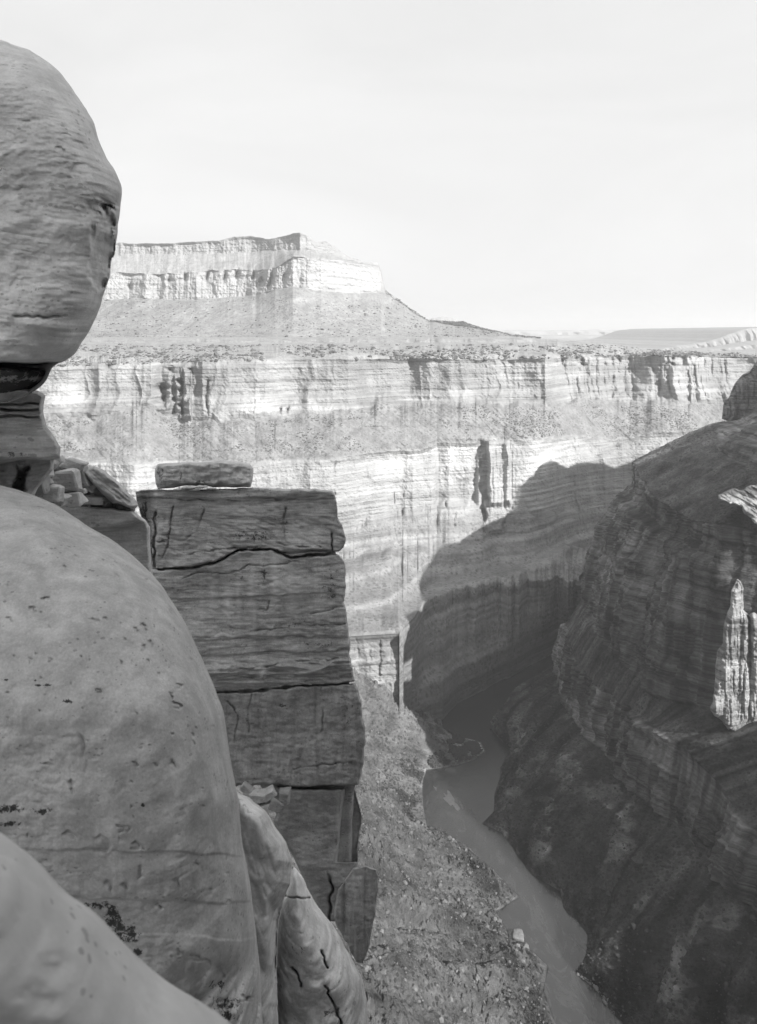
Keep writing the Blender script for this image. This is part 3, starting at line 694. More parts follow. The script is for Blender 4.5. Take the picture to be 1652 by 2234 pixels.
puff('core', core_O, 30.55, .40, 4.0, 8, M_pil_c, 4.0, None, 1.0, 8, 30, PIL, 2.0)
def streaks(gx, gy, X, Y, Z, d): return .9*blot(gx, gy, [(600, 1265, 10, 75, .9), (548, 1275, 8, 50, .8), (497, 1320, 8, 34, 1.0), (635, 1300, 18, 70, .6), (520, 1300, 6, 60, .5), (465, 1290, 10, 50, .45), (555, 1350, 5, 60, .4), (440, 1330, 6, 60, .35), (690, 1320, 6, 50, .25)])
def carve(gx, gy, lines, depth=.35, width=1.5, wob=3.0):
    r = 0*gx
    for n_, L in enumerate(lines):
        wx = wob*fbm(gx/16., gy/16., n_*.7, 3, 410+n_); wy = wob*fbm(gx/16., gy/16., n_*.7+5, 3, 430+n_); best = 1e9+0*gx
        for (xa, ya), (xb, yb) in zip(L[:-1], L[1:]):
            e = (xb-xa, yb-ya); t = np.clip(((gx+wx-xa)*e[0]+(gy+wy-ya)*e[1])/(e[0]**2+e[1]**2), 0, 1)
            best = np.minimum(best, np.hypot(gx+wx-(xa+t*e[0]), gy+wy-(ya+t*e[1])))
        r += depth*np.exp(-(best/width)**2)*np.clip(.8+.9*vnoise(gx/22., gy/22., n_, 450), .1, 1.4)
    return r
def rel_top(gx, gy, X, Y, Z, d):
    r = layer_relief(1.2, 201, .08)(gx, gy, X, Y, Z, d)
    r += .5*sm(1084, 1090, gy+2*vnoise(gx/30, .1, .2, 3))*(1-sm(300, 420, gx)*.0)*.35          # cap step
    r += .5*np.exp(-((gx-(338+4*vnoise(gy/14., .3, .1, 4)))/2.6)**2)*sm(1110, 1125, gy)           # vertical crack at left
    r += .35*np.exp(-((gx-(724+2*vnoise(gy/9., .3, .1, 5)))/1.6)**2)*sm(1160, 1165, gy)
    r += .5*np.exp(-((gy-(1206-.012*(gx-560)+3*vnoise(gx/20., .3, .1, 6)))/3)**2)*sm(540, 580, gx)*.7
    r += carve(gx, gy, [[(305, 1086), (380, 1090), (470, 1093), (560, 1092), (650, 1086), (732, 1082)], [(378, 1108), (372, 1150), (366, 1190), (352, 1226)], [(446, 1112), (430, 1160), (400, 1180)], [(360, 1182), (350, 1186), (338, 1184)],
                       [(400, 1210), (440, 1205), (470, 1200), (560, 1194), (600, 1186), (640, 1190), (700, 1192)], [(625, 1110), (618, 1140), (622, 1180)]], .16, 1.5)
    r += .10*ridged(X/1.3, .2, (Z+.35*X)/.5, 3, 206)*sm(1110, 1140, gy)
    r += -1.0*sm(330, 300, gx)+ 1.1*(1-sm(302, 345, gx))
    r += .25*sm(0, 8, (gx-400)*.3-(gy-1160))*(1-sm(430, 480, gx))
    return r
puff('cap_layer', top_O, 30.0, .6, 6.0, 5, M_pil_a, 2.0, rel_top, 2.2, 4, 31, PIL, 2.2, attrs={'pale': lambda gx, gy, X, Y, Z, d: .6*blot(gx, gy, [(605, 1200, 10, 14, .5), (500, 1110, 60, 8, .25), (700, 1150, 26, 24, .3), (640, 1130, 16, 30, .3)]),
                                                                                     'stain_shade': lambda gx, gy, X, Y, Z, d: blot(gx, gy, [(560, 1170, 70, 18, .62), (315, 1120, 16, 30, .85), (340, 1130, 10, 30, .6), (625, 1150, 10, 40, .5), (330, 1200, 6, 40, .7)])})
mid_O = [(330, 1240), (350, 1243), (420, 1240), (470, 1228), (520, 1201), (560, 1200), (592, 1199), (636, 1217), (675, 1212), (736, 1209), (748, 1218), (754, 1232), (754, 1265), (752, 1315), (757, 1340), (760, 1365), (765, 1410), (764, 1440), (770, 1465), (777, 1487), (745, 1491), (645, 1496), (565, 1505), (470, 1512), (380, 1512), (330, 1500)]
def rel_mid(gx, gy, X, Y, Z, d):
    r = layer_relief(1.0, 221, -.12)(gx, gy, X, Y, Z, d)
    r -= .35*np.exp(-((gy-1465-(620-gx)*.05)/26)**2)*(.6+.6*ridged(X/1.2, .1, Z/.25, 3, 225))
    r += carve(gx, gy, [[(400, 1262), (450, 1246), (500, 1252), (540, 1236), (600, 1232), (660, 1222)], [(680, 1340), (720, 1330), (760, 1322)], [(560, 1376), (650, 1368), (755, 1360)], [(470, 1470), (600, 1450), (740, 1436)], [(590, 1310), (586, 1330), (570, 1328)]], .12, 1.3)
    for y_, a_ in ((1300, .06), (1392, .08), (1424, .10)): r += a_*sm(-2, 2, gy-y_+.03*(gx-560)+4*fbm(gx/40., y_, .1, 3, 227))
    return r
puff('streaked_layer', mid_O, 30.05, .5, 6.2, 5, M_pil_b, 2.0, rel_mid, 2.2, 4, 33, PIL, 2.2, attrs={'pale': lambda gx, gy, X, Y, Z, d: streaks(gx, gy, X, Y, Z, d)+.5*blot(gx, gy, [(620, 1460, 130, 14, .6), (700, 1440, 60, 10, .4), (520, 1490, 60, 10, .5), (430, 1235, 50, 7, .5), (605, 1215, 16, 10, .6)]),
                                                                                         'stain_shade': lambda gx, gy, X, Y, Z, d: blot(gx, gy, [(545, 1245, 7, 30, .6), (575, 1250, 9, 34, .66), (528, 1255, 6, 30, .5), (720, 1290, 30, 50, .56), (640, 1360, 60, 16, .5), (700, 1405, 60, 14, .5)])})
low_O = [(420, 1512), (470, 1513), (565, 1507), (645, 1498), (745, 1493), (777, 1490), (787, 1530), (794, 1580), (797, 1600), (795, 1640), (790, 1692), (780, 1712), (748, 1715), (700, 1717), (660, 1718), (600, 1712), (520, 1714), (470, 1716), (420, 1700)]
def rel_low(gx, gy, X, Y, Z, d):
    r = layer_relief(1.15, 241, .02, .35)(gx, gy, X, Y, Z, d)
    r += carve(gx, gy, [[(548, 1512), (542, 1560), (546, 1600)], [(700, 1500), (706, 1560), (700, 1640)], [(640, 1680), (700, 1668), (770, 1664)], [(500, 1530), (520, 1560), (510, 1620)]], .10, 1.3)
    return r+.07*ridged(X/.5, .2, Z/2.0, 3, 245)
puff('massive_layer', low_O, 30.1, .5, 6.2, 5, M_pil_c, 2.0, rel_low, 2.2, 4, 35, PIL, 2.2, attrs={'pale': lambda gx, gy, X, Y, Z, d: blot(gx, gy, [(545, 1560, 3, 16, .4), (735, 1530, 4, 20, .35), (560, 1600, 12, 10, .15), (548, 1640, 3, 40, .2), (586, 1640, 3, 40, .2), (700, 1630, 5, 60, .15)]),
                                                                                          'stain_shade': lambda gx, gy, X, Y, Z, d: blot(gx, gy, [(620, 1540, 60, 20, .4), (760, 1560, 20, 60, .45)])})
foot_O = [(600, 1714), (640, 1719), (700, 1719), (750, 1718), (776, 1722), (784, 1750), (790, 1782), (785, 1817), (782, 1860), (781, 1900), (760, 1960), (735, 2010), (700, 2010), (672, 1940), (640, 1870), (614, 1825), (596, 1790), (610, 1760)]
def rel_foot(gx, gy, X, Y, Z, d):
    r = layer_relief(1.0, 261, .02, .25)(gx, gy, X, Y, Z, d)
    r += .9*sm(0, 14, (gx-736)-.32*(1820-gy)*.3)*(gy < 1880)
    r += .5*np.exp(-((gx-(720+8*vnoise(gy/20., .3, .1, 7)))/2.2)**2)*sm(1900, 1930, gy)
    return r
puff('foot_block', foot_O, 30.6, .8, 5.5, 8, M_pil_c, 2.0, rel_foot, 1.6, 6, 37, PIL, 2.2, attrs={'pale': lambda gx, gy, X, Y, Z, d: blot(gx, gy, [(738, 1780, 3, 40, .7), (760, 1845, 12, 4, .5), (640, 1740, 20, 20, .15), (690, 1930, 30, 4, .3)])})
fl_O = [(728, 2000), (738, 1940), (758, 1912), (772, 1893), (800, 1888), (822, 1896), (826, 1912), (825, 1942), (820, 1982), (811, 2032), (803, 2072), (792, 2102), (777, 2098), (760, 2066), (738, 2025)]
def rel_fl(gx, gy, X, Y, Z, d): return layer_relief(.8, 281, .0, .2)(gx, gy, X, Y, Z, d)+.1*ridged(X/.35, .2, Z/4.0, 3, 285)
puff('spire_flake', fl_O, 29.2, .4, 3.0, 4, M_pil_c, 1.8, rel_fl, 2.2, 5, 39, PIL, 2.0, attrs={'pale': lambda gx, gy, X, Y, Z, d: blot(gx, gy, [(790, 1903, 30, 8, .6), (808, 1900, 14, 8, .5), (775, 1960, 3, 50, .2), (800, 1960, 2, 50, .2)])})

# flat boulder and chips on the pillar
M_bo = near_rock('boulder sandstone', .5, .38, 1.4, (0, .6, 0), .42, 1.2, 1.3, .35, 1.2)
bo_O = [(338, 1022), (345, 1012), (390, 1009), (450, 1006), (480, 1003), (510, 1006), (545, 1012), (553, 1022), (552, 1042), (547, 1062), (520, 1064), (465, 1063), (448, 1058), (430, 1061), (405, 1059), (380, 1064), (345, 1067), (340, 1055), (337, 1035)]
o = puff('boulder', bo_O, 30.4, 1.0, 1.6, 8, M_bo, 1.7, lambda gx, gy, X, Y, Z, d: .14*fbm(X/.7, .2, Z/.5, 4, 301)+.3*sm(362, 340, gx)+.06*ridged(X/.4, .2, Z/.15, 3, 302)-.16*sm(396, 400, gx)+.2*sm(1052, 1062, gy+6*vnoise(gx/12., .1, .1, 3)), 1.0, 6, 41, None, 2.2,
         attrs={'stain_shade': lambda gx, gy, X, Y, Z, d: blot(gx, gy, [(350, 1035, 12, 26, .75), (395, 1035, 6, 20, .6), (440, 1050, 40, 8, .5)]), 'pale': lambda gx, gy, X, Y, Z, d: blot(gx, gy, [(480, 1010, 60, 6, .25), (375, 1022, 12, 10, .2)])})
tag(o, 'long flat boulder balanced on top of the dark sandstone pillar', 'boulder')
M_pale = near_rock('pale broken sandstone', .5, .25, 2.0, (0, .2, 0), .3, 1.2, 1.2, .4, 1.5)
M_mid = near_rock('grey broken sandstone', .33, .3, 2.5, (0, .3, 0), .4, 1.2, 1.2, .4, 1.5)
for i, (x, y, w, h) in enumerate(((410, 1064, 17, 4.5), (437, 1062, 12, 4), (388, 1068, 12, 3), (462, 1066, 12, 2.6), (425, 1069, 14, 2.4))):
    O = [(x-w, y+h*.6), (x-w*.8, y-h*.3), (x-w*.1, y-h), (x+w*.9, y-h*.5), (x+w, y+h*.5), (x+w*.2, y+h)]
    o = puff('stone_chip', O, 29.0, .25, .6, 3, M_pale, 1.4, None, .6, 4, 50+i)
    tag(o, ['pale wedge of stone under the left half of the flat boulder', 'pale chip of stone under the middle of the flat boulder', 'thin pale sliver at the left of the wedge under the flat boulder',
            'thin pale sliver under the right half of the flat boulder', 'lowest thin chip on the pillar edge below the flat boulder'][i], 'stone', 'chips of stone wedged under the flat boulder')

# --- rock masses around the near viewpoint
M_round = near_rock('rounded sandstone', .45, .22, 1.3, (0, .08, 0), .12, 2.4, .9, .2, 3.0)
M_over = near_rock('overhanging sandstone', .62, .2, 4.5, (0, .16, 0), .4, 1.6, 1.2, .35, 2.0)
M_near = near_rock('near pale sandstone', .44, .10, 3.0, (0, .5, 0), .3, .4, .8, .5, 4.0)
M_shoul = near_rock('shoulder sandstone', .55, .32, 1.6, (0, .7, 0), .45, 1.2, 1.5, .35, 1.4)
M_stack = near_rock('bedded ledge sandstone', .48, .34, 4.0, (0, .03, 0), .6, 1.2, 1.4, .4, 1.3)

over_O = [(-420, 60), (-200, 40), (-80, 55), (0, 86), (28, 96), (62, 108), (90, 125), (127, 152), (150, 182), (172, 215), (185, 236), (205, 265), (213, 300), (236, 352), (248, 366), (262, 392), (268, 418), (265, 448), (262, 470), (257, 500), (252, 545), (248, 563), (243, 560), (241, 600), (226, 640),
          (215, 682), (192, 728), (180, 745), (165, 768), (145, 786), (118, 797), (108, 815), (95, 840), (60, 864), (30, 874), (0, 882), (-200, 900), (-420, 900)]
def rel_over(gx, gy, X, Y, Z, d):
    r = .09*fbm(X/.9, .2, Z/.7, 4, 311)+.028*ridged(X/.7, .3, (Z+.16*X)/.13, 3, 312)*sm(400, 520, gy)*sm(-.3, .4, fbm(X/.6, .1, Z/.5, 2, 315))+.010*fbm(X/.08, .1, Z/.04, 3, 313)+.02*ridged(X/.25, .1, Z/.2, 3, 316)*(1-sm(300, 450, gy))*.5
    # hollow on the right flank
    hx, hy = (gx-(226-.05*(gy-530)))/34, (gy-540)/108
    hh = np.hypot(hx, hy)+.22*fbm(gx/24., gy/34., .1, 4, 8)
    r += .20*(1-sm(.72, .95, hh))+.16*(1-sm(.1, .9, hh))
    r += .18*np.exp(-((gx-225)/30)**2-((gy-448)/16)**2)*(1+.6*ridged(X/.1, .1, Z/.05, 3, 314))
    # undercut base
    ln = 783+.06*(gx)-.0009*np.clip(gx-60, 0, 200)**2+3*vnoise(gx/25., .1, .2, 3)
    r += 2.0*sm(0, 14, gy-ln)+2.6*np.exp(-((gy-ln-9)/7)**2)
    r += -.10*np.exp(-((gy-(700+.14*gx))/14)**2)*sm(30, 60, gx)*(1-sm(150, 180, gx))
    r += .12*np.exp(-((gy-(690+3*vnoise(gx/12., .4, .1, 9)))/3)**2)*sm(25, 40, gx)*(1-sm(120, 150, gx))
    r += flakes(gx, gy, [(180, 372, 26, 140, 1), (30, 432, 36, 100, 1), (60, 268, 8, 90, .8), (140, 295, 9, 60, .8), (20, 375, 40, 20, .6), (130, 335, 14, 60, .8), (165, 320, 18, 40, .7), (40, 630, 22, 90, .6), (140, 535, 20, 60, .6)], .05)
    return r
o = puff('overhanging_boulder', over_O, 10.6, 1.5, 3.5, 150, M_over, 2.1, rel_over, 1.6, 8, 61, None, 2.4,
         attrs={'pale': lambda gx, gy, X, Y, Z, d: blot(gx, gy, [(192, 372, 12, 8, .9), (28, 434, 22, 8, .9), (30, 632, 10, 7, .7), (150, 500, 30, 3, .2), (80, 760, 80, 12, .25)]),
                'stain_shade': lambda gx, gy, X, Y, Z, d: blot(gx, gy, [(232, 450, 26, 12, .72), (8, 380, 20, 24, .5), (90, 640, 60, 40, .38), (250, 540, 4, 40, .7), (40, 845, 150, 26, .95), (40, 815, 150, 14, .9)])})  # the two lowest dark blots paint shade under the overhang
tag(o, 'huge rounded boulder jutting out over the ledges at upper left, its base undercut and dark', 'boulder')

st_O = [(-420, 840), (-50, 845), (0, 850), (58, 845), (84, 853), (100, 862), (97, 882), (95, 905), (101, 930), (120, 955), (133, 975), (131, 998), (116, 1004), (60, 1003), (0, 1012), (-420, 1018)]
def rel_st(gx, gy, X, Y, Z, d):
    r = .10*fbm(X/.8, .2, Z/.5, 4, 321)+.09*ridged(X/2, .3, Z/.2, 3, 322)
    for yy, a in ((893, .35), (908, .3), (882, .2)): r += a*np.exp(-((gy-(yy+3*vnoise(gx/22., yy, .1, 9)))/1.8)**2)*(gx < 85)
    return r-.3*sm(925, 960, gy)
o = puff('rock_ledge', st_O, 12.6, .9, 3.0, 9, M_stack, 1.9, rel_st, 1.8, 6, 63, None, 2.0, attrs={'stain_shade': lambda gx, gy, X, Y, Z, d: blot(gx, gy, [(40, 990, 60, 10, .6), (20, 950, 30, 20, .35)])})
tag(o, 'cracked layered ledge of rock directly under the overhanging boulder', 'rock ledge')
b_O = [(-420, 985), (0, 988), (60, 990), (118, 998), (116, 1025), (104, 1040), (80, 1070), (60, 1110), (-420, 1110)]
def rel_b(gx, gy, X, Y, Z, d): return .15*fbm(X/.7, .2, Z/.5, 4, 331)+.08*ridged(X/1, .3, (Z-.2*X)/.25, 3, 332)+.7*(1-sm(7, 17, np.abs(gx-50+.25*(gy-1030))+5*fbm(gx/12., gy/12., .1, 3, 333)))*sm(1014, 1030, gy+5*fbm(gx/12., .4, .1, 3, 334))
o = puff('rock_step', b_O, 12.9, .7, 3.0, 8, M_stack, 1.9, rel_b, 1.6, 6, 65, None, 2.0, attrs={'stain_shade': lambda gx, gy, X, Y, Z, d: blot(gx, gy, [(48, 1042, 12, 16, .5)])})
tag(o, 'lower rock step with a dark square recess, left of the rubble', 'rock ledge')

sup_O = [(40, 1085), (90, 1090), (150, 1098), (200, 1104), (250, 1106), (290, 1112), (318, 1134), (327, 1150), (329, 1200), (331, 1240), (345, 1300), (360, 1420), (250, 1450), (60, 1300)]
o = puff('rock_block', sup_O, 19.0, .8, 5.0, 8, M_stack, 1.9, lambda gx, gy, X, Y, Z, d: layer_relief(.9, 341, .15)(gx, gy, X, Y, Z, d)-.5*sm(1165, 1140, gy+.2*(gx-250)), 1.8, 6, 67, None, 2.0)
tag(o, 'dark cross-bedded block below the rubble, between rounded rock and pillar', 'rock block')
slab_O = [(178, 1030), (190, 1020), (206, 1016), (226, 1026), (252, 1046), (276, 1072), (296, 1090), (300, 1104), (292, 1112), (270, 1104), (245, 1098), (215, 1070), (196, 1052)]
o = puff('tilted_slab', slab_O, 18.0, .6, 1.5, 7, M_stack, 1.8, lambda gx, gy, X, Y, Z, d: .12*fbm(X/.6, .2, Z/.4, 4, 345)+.07*ridged(X/1, .2, (Z+.8*X)/.2, 3, 346), 1.5, 6, 69)
tag(o, 'large slab leaning down to the right at the end of the rubble', 'slab')

# rubble: every block its own stone
def stone_mesh(seed, sx, sy, sz, n=3):
    r = random.Random(seed); import bmesh
    bm = bmesh.new(); bmesh.ops.create_cube(bm, size=1.0)
    for v in bm.verts: v.co += Vector((r.uniform(-.17, .17), r.uniform(-.17, .17), r.uniform(-.2, .2)))
    bmesh.ops.bevel(bm, geom=bm.edges[:], offset=.09, segments=1, affect='EDGES')
    bmesh.ops.subdivide_edges(bm, edges=bm.edges[:], cuts=2, use_grid_fill=True); bmesh.ops.triangulate(bm, faces=bm.faces[:])
    P = np.array([v.co[:] for v in bm.verts]); F = np.array([[v.index for v in f.verts] for f in bm.faces if len(f.verts) == 3])
    k = .07*fbm(P[:, 0]*2.6+seed, P[:, 1]*2.6, P[:, 2]*2.6, 3, seed)
    P = P*(1+k[:, None]*1.6)*np.array([sx, sy, sz]); bm.free()
    return P, F
def place_stone(name, x, y, w, h, Y, mat, seed, rot=0.0, depth=None):
    """stone seen at (x, y) on the photo grid, w x h grid units, at distance Y"""
    s = Y/FP; P, F = stone_mesh(seed, w*s*.95, (depth or (w+h)/2)*s, h*s*.95)
    c, sn = math.cos(rot), math.sin(rot)
    P = np.stack([P[:, 0]*c-P[:, 2]*sn, P[:, 1], P[:, 0]*sn+P[:, 2]*c], -1)
    o = mesh_obj(name, P, F, mat, smooth=False, attrs={'stain_shade': np.zeros(len(P)), 'pale': np.zeros(len(P))})
    o.location = ((x-CX)/FP*Y, Y, -(y-HY)/FP*Y); return o
RUB = [(147, 1048, 44, 50, .1, M_stack, 'largest upright block in the middle of the rubble, beside the dark cleft'),
       (108, 1012, 30, 18, -.2, M_mid, 'block on top of the rubble touching the ledge corner'),
       (92, 1030, 34, 30, .3, M_pale, 'pale broken block left of the largest rubble block'),
       (160, 1016, 40, 20, -.35, M_stack, 'block tipped to the right on the crest of the rubble'),
       (128, 1004, 24, 14, .3, M_pale, 'small pale stone on the crest of the rubble under the ledge'),
       (183, 1040, 22, 44, .45, M_mid, 'narrow block leaning on the right side of the largest rubble block'),
       (198, 1060, 26, 20, -.4, M_pale, 'pale stone at the head of the chute beside the tilted slab'),
       (216, 1076, 24, 14, .2, M_mid, 'grey stone in the chute left of the tilted slab'),
       (205, 1092, 40, 16, .0, M_mid, 'oval flat stone lying low in the chute'),
       (240, 1098, 28, 14, -.2, M_pale, 'pale stone at the foot of the tilted slab'),
       (160, 1088, 38, 24, .15, M_pale, 'pale block under the largest rubble block'),
       (118, 1078, 28, 30, -.1, M_stack, 'dark block at the lower left of the rubble by the rounded rock'),
       (84, 1062, 30, 28, .3, M_mid, 'grey block at the left foot of the rubble beside the recess'),
       (262, 1108, 34, 14, -.3, M_mid, 'last grey stone before the gap to the pillar'),
       (178, 1074, 18, 13, .5, M_pale, 'small pale stone right under the narrow leaning block'),
       (136, 1090, 24, 16, -.3, M_pale, 'small pale stone in the lower middle of the rubble'),
       (74, 1044, 18, 16, .1, M_stack, 'small dark stone at the mouth of the recess'),
       (226, 1058, 16, 12, .6, M_pale, 'small pale stone perched on the edge of the tilted slab'),
       (100, 1050, 22, 16, .6, M_mid, 'small grey stone above the left foot of the rubble')]
for i, (x, y, w, h, r, m, lab) in enumerate(RUB):
    o = place_stone('rubble_stone', x, y, w*1.12, h*1.15, 15.5+.02*(x-60)-.01*(y-1000), m, 400+i, r)
    tag(o, lab, 'stone', 'broken stones of the rubble pile')
# fine debris bedding the stones
fd_O = [(62, 1010), (110, 1000), (150, 1003), (178, 1015), (205, 1045), (232, 1075), (260, 1092), (300, 1112), (285, 1122), (200, 1116), (100, 1100), (60, 1075)]
o = puff('debris', fd_O, 18.2, .4, 2.0, 12, M_mid, 1.8, lambda gx, gy, X, Y, Z, d: .13*ridged(X/.25, .2, Z/.22, 3, 361)+.05*fbm(X/.09, 1, Z/.08, 2, 362), 2.5, 6, 71, smooth=False)
tag(o, 'broken fragments bedding the rubble pile', kind='stuff')

rd_O = [(-520, 1000), (-200, 1030), (-80, 1045), (0, 1058), (60, 1074), (110, 1095), (160, 1125), (195, 1150), (220, 1162), (270, 1195), (300, 1221), (350, 1270), (375, 1310), (400, 1350), (420, 1390), (440, 1435), (465, 1490), (485, 1540), (493, 1580), (500, 1640), (512, 1700), (520, 1740), (525, 1800), (531, 1850),
        (545, 1920), (555, 2000), (565, 2080), (570, 2160), (577, 2300), (580, 2420), (-520, 2420)]
PITS = [(100, 1310, 9, 90), (165, 1218, 7, 60), (70, 1335, 10, 70), (140, 1240, 6, 60), (280, 1248, 9, 40), (255, 1265, 9, 45), (313, 1255, 8, 45), (320, 1280, 9, 50), (362, 1290, 7, 50), (20, 1355, 8, 60), (200, 1355, 9, 60), (228, 1355, 8, 60), (312, 1375, 10, 40), (295, 1378, 8, 40),
        (370, 1340, 7, 40), (387, 1370, 6, 60), (325, 1410, 10, 30), (308, 1415, 9, 0), (410, 1438, 6, 20), (322, 1445, 6, 40), (262, 1446, 6, 10), (105, 1440, 7, 0), (63, 1438, 6, 20), (385, 1498, 10, 10), (370, 1522, 9, 20), (376, 1540, 13, 20), (210, 1507, 9, 10), (460, 1585, 5, 0), (475, 1560, 6, 0), (417, 1603, 6, 0),
        (425, 1498, 5, 20), (174, 1628, 20, 10), (420, 1620, 5, 10), (377, 1673, 10, 60), (150, 1720, 13, 20), (100, 1670, 9, 80), (290, 1668, 9, 30), (255, 1808, 18, 20), (205, 1842, 26, 10), (285, 1845, 17, -10), (150, 1828, 14, 70), (300, 1905, 14, 0), (235, 1940, 16, 40), (385, 1930, 12, 40), (270, 1938, 10, 50),
        (345, 1980, 10, 70), (385, 2078, 10, 10), (418, 2090, 16, 30), (450, 2100, 8, 40), (480, 2125, 14, 30), (520, 2180, 16, -20), (470, 2190, 16, 20), (490, 2215, 12, 0), (492, 1965, 7, -20), (455, 1940, 5, 0), (490, 1905, 5, -20)]
_r = random.Random(9)
for i in range(90): PITS.append((_r.uniform(-40, 500), _r.uniform(1230, 2200), _r.uniform(2.5, 5), _r.uniform(-20, 80)))
def rel_rd(gx, gy, X, Y, Z, d):
    r = .06*fbm(X/.8, Y/.8, Z/.7, 3, 351)+.012*fbm(X/.2, Y/.2, Z/.17, 5, 352)+.006*ridged(X/.09, Y/.09, Z/.07, 3, 356)*sm(-.2, .5, fbm(X/.7, .1, Z/.5, 3, 357))+.006*ridged(X/.5, Y/2, (Z+.25*X)/.05, 3, 353)*(1.0-sm(1200, 1420, gy))
    r += flakes(gx, gy, [(x, y, R, a, min(1.3, .45+R/14)) for x, y, R, a in PITS], .035)
    for yy, s in ((1858, .02), (1962, .02), (2040, -.012)):
        r += s*sm(-3, 3, gy-(yy+.03*(gx-300)+5*vnoise(gx/40., yy, .2, 8)))
    r += .2*sm(2060, 2180, gy+.25*(gx-400))*(.6+.5*ridged(X/.3, .2, Z/.3, 3, 355))*sm(330, 430, gx)
    return r
# body leans away towards its top
def base_rd(gx, gy): return 2.2*np.clip((1750-gy)/750, 0, 1.3)**2
o = puff('rounded_rock', rd_O, 8.2, 1.7, 4.0, 300, M_round, 2.3, rel_rd, 1.0, 10, 73, None, 2.5, base=base_rd,
         attrs={'stain_shade': lambda gx, gy, X, Y, Z, d: blot(gx, gy, [(20, 1765, 60, 13, .86), (95, 1770, 34, 10, .8), (25, 1797, 38, 9, .84), (215, 1975, 34, 14, .84), (245, 1990, 22, 24, .84), (262, 2025, 20, 34, .82), (285, 2040, 26, 26, .86), (298, 2078, 20, 14, .82), (240, 2010, 20, 30, .8), (10, 1483, 14, 4, .7), (95, 1495, 34, 4, .72), (150, 1530, 14, 6, .78),
                                                                   (128, 1550, 12, 4, .66), (160, 1562, 12, 4, .6), (75, 1485, 10, 3, .6), (312, 1755, 6, 7, .74), (320, 1772, 5, 4, .7), (345, 1775, 4, 4, .6), (490, 2190, 46, 24, .72), (500, 2215, 36, 20, .76), (470, 2150, 30, 24, .64), (208, 1508, 6, 10, .6)]),
                'pale': lambda gx, gy, X, Y, Z, d: blot(gx, gy, [(305, 1855, 22, 8, .5), (390, 1620, 10, 140, .16), (230, 1964, 80, 4, .3), (165, 1936, 8, 6, .5), (10, 1170, 60, 10, .25), (380, 1690, 10, 20, .2), (490, 2060, 8, 60, .15), (430, 2070, 30, 10, .15)])})
tag(o, 'big smooth rounded rock filling the lower left, pitted with crescent flakes and dark lichen', 'boulder')

nr_O = [(-900, 1500), (-300, 1660), (-120, 1740), (0, 1815), (30, 1837), (60, 1860), (95, 1890), (122, 1925), (150, 1952), (190, 1975), (225, 2006), (260, 2046), (285, 2072), (320, 2106), (370, 2146), (425, 2177), (465, 2202), (505, 2234), (600, 2330), (700, 2500), (-900, 2500)]
def rel_nr(gx, gy, X, Y, Z, d):
    r = .02*fbm(X/.3, .2, Z/.25, 4, 371)+.006*ridged(X/.3, .3, (Z+.4*X)/.06, 2, 372)
    for x, y, R, a in ((125, 2105, 34, .035), (70, 2180, 40, .03), (110, 2190, 26, .03), (20, 2000, 30, .015), (300, 2130, 24, -.012), (200, 2060, 40, -.01), (380, 2150, 14, .01)):
        q = np.hypot((gx-x)/1.25, gy-y)/R
        r += a*(np.exp(-q**2)*.17-.07*np.exp(-((q-1.15)/.45)**2))*(1+.6*vnoise(gx/20., gy/16., x, 5))
    return r
o = puff('near_rock', nr_O, 2.3, .55, 1.6, 420, M_near, 4.0, rel_nr, .8, 12, 75, None, 2.0)
tag(o, 'out-of-focus pale rock right at the lower left corner, in front of the rounded rock', 'boulder')

sh_a = [(516, 1727), (545, 1740), (580, 1770), (600, 1802), (625, 1838), (638, 1880), (634, 1930), (620, 1960), (608, 2010), (604, 2100), (606, 2240), (612, 2330), (540, 2330), (500, 2200), (480, 2000), (480, 1800)]
o = puff('shoulder_rock', sh_a, 11.5, 1.0, 3.0, 46, M_shoul, 1.9, lambda gx, gy, X, Y, Z, d: .16*fbm(X/.5, .2, Z/.7, 4, 381)+.05*ridged((X+.3*Z)/.3, .3, Z/1.2, 3, 382)+.3*sm(560, 575, gx-.08*(gy-1727))*sm(1950, 1990, gy), 1.6, 6, 77,
         attrs={'pale': lambda gx, gy, X, Y, Z, d: blot(gx, gy, [(555, 1880, 24, 16, .35), (540, 1930, 14, 30, .25), (560, 1760, 30, 12, .3), (585, 2060, 8, 60, .2)])})
tag(o, 'pale twisted shoulder of rock wedged right of the big rounded rock', 'boulder')
sh_b = [(600, 1990), (612, 1960), (628, 1930), (637, 1896), (644, 1890), (660, 1912), (677, 1952), (710, 1997), (735, 2027), (760, 2080), (780, 2112), (795, 2147), (802, 2207), (806, 2260), (810, 2340), (570, 2340), (585, 2200), (590, 2080)]
def rel_shb(gx, gy, X, Y, Z, d):
    r = .13*fbm(X/.7, .2, Z/.7, 4, 391)+.07*ridged((X-.6*Z)/.5, .3, Z/.5, 3, 392)
    for (xa, ya, xb, yb) in ((626, 1956, 676, 1960), (700, 2075, 716, 2110), (712, 2150, 735, 2215), (735, 2200, 745, 2240), (640, 2110, 660, 2150)):
        e = np.array([xb-xa, yb-ya], float); t = np.clip(((gx-xa)*e[0]+(gy-ya)*e[1])/(e@e), 0, 1)
        dd = np.hypot(gx-(xa+t*e[0])-3*vnoise(gy/8., .1, .1, 3), gy-(ya+t*e[1])-2*vnoise(gx/8., .1, .1, 4)); r += .3*np.exp(-(dd/1.8)**2)
    return r
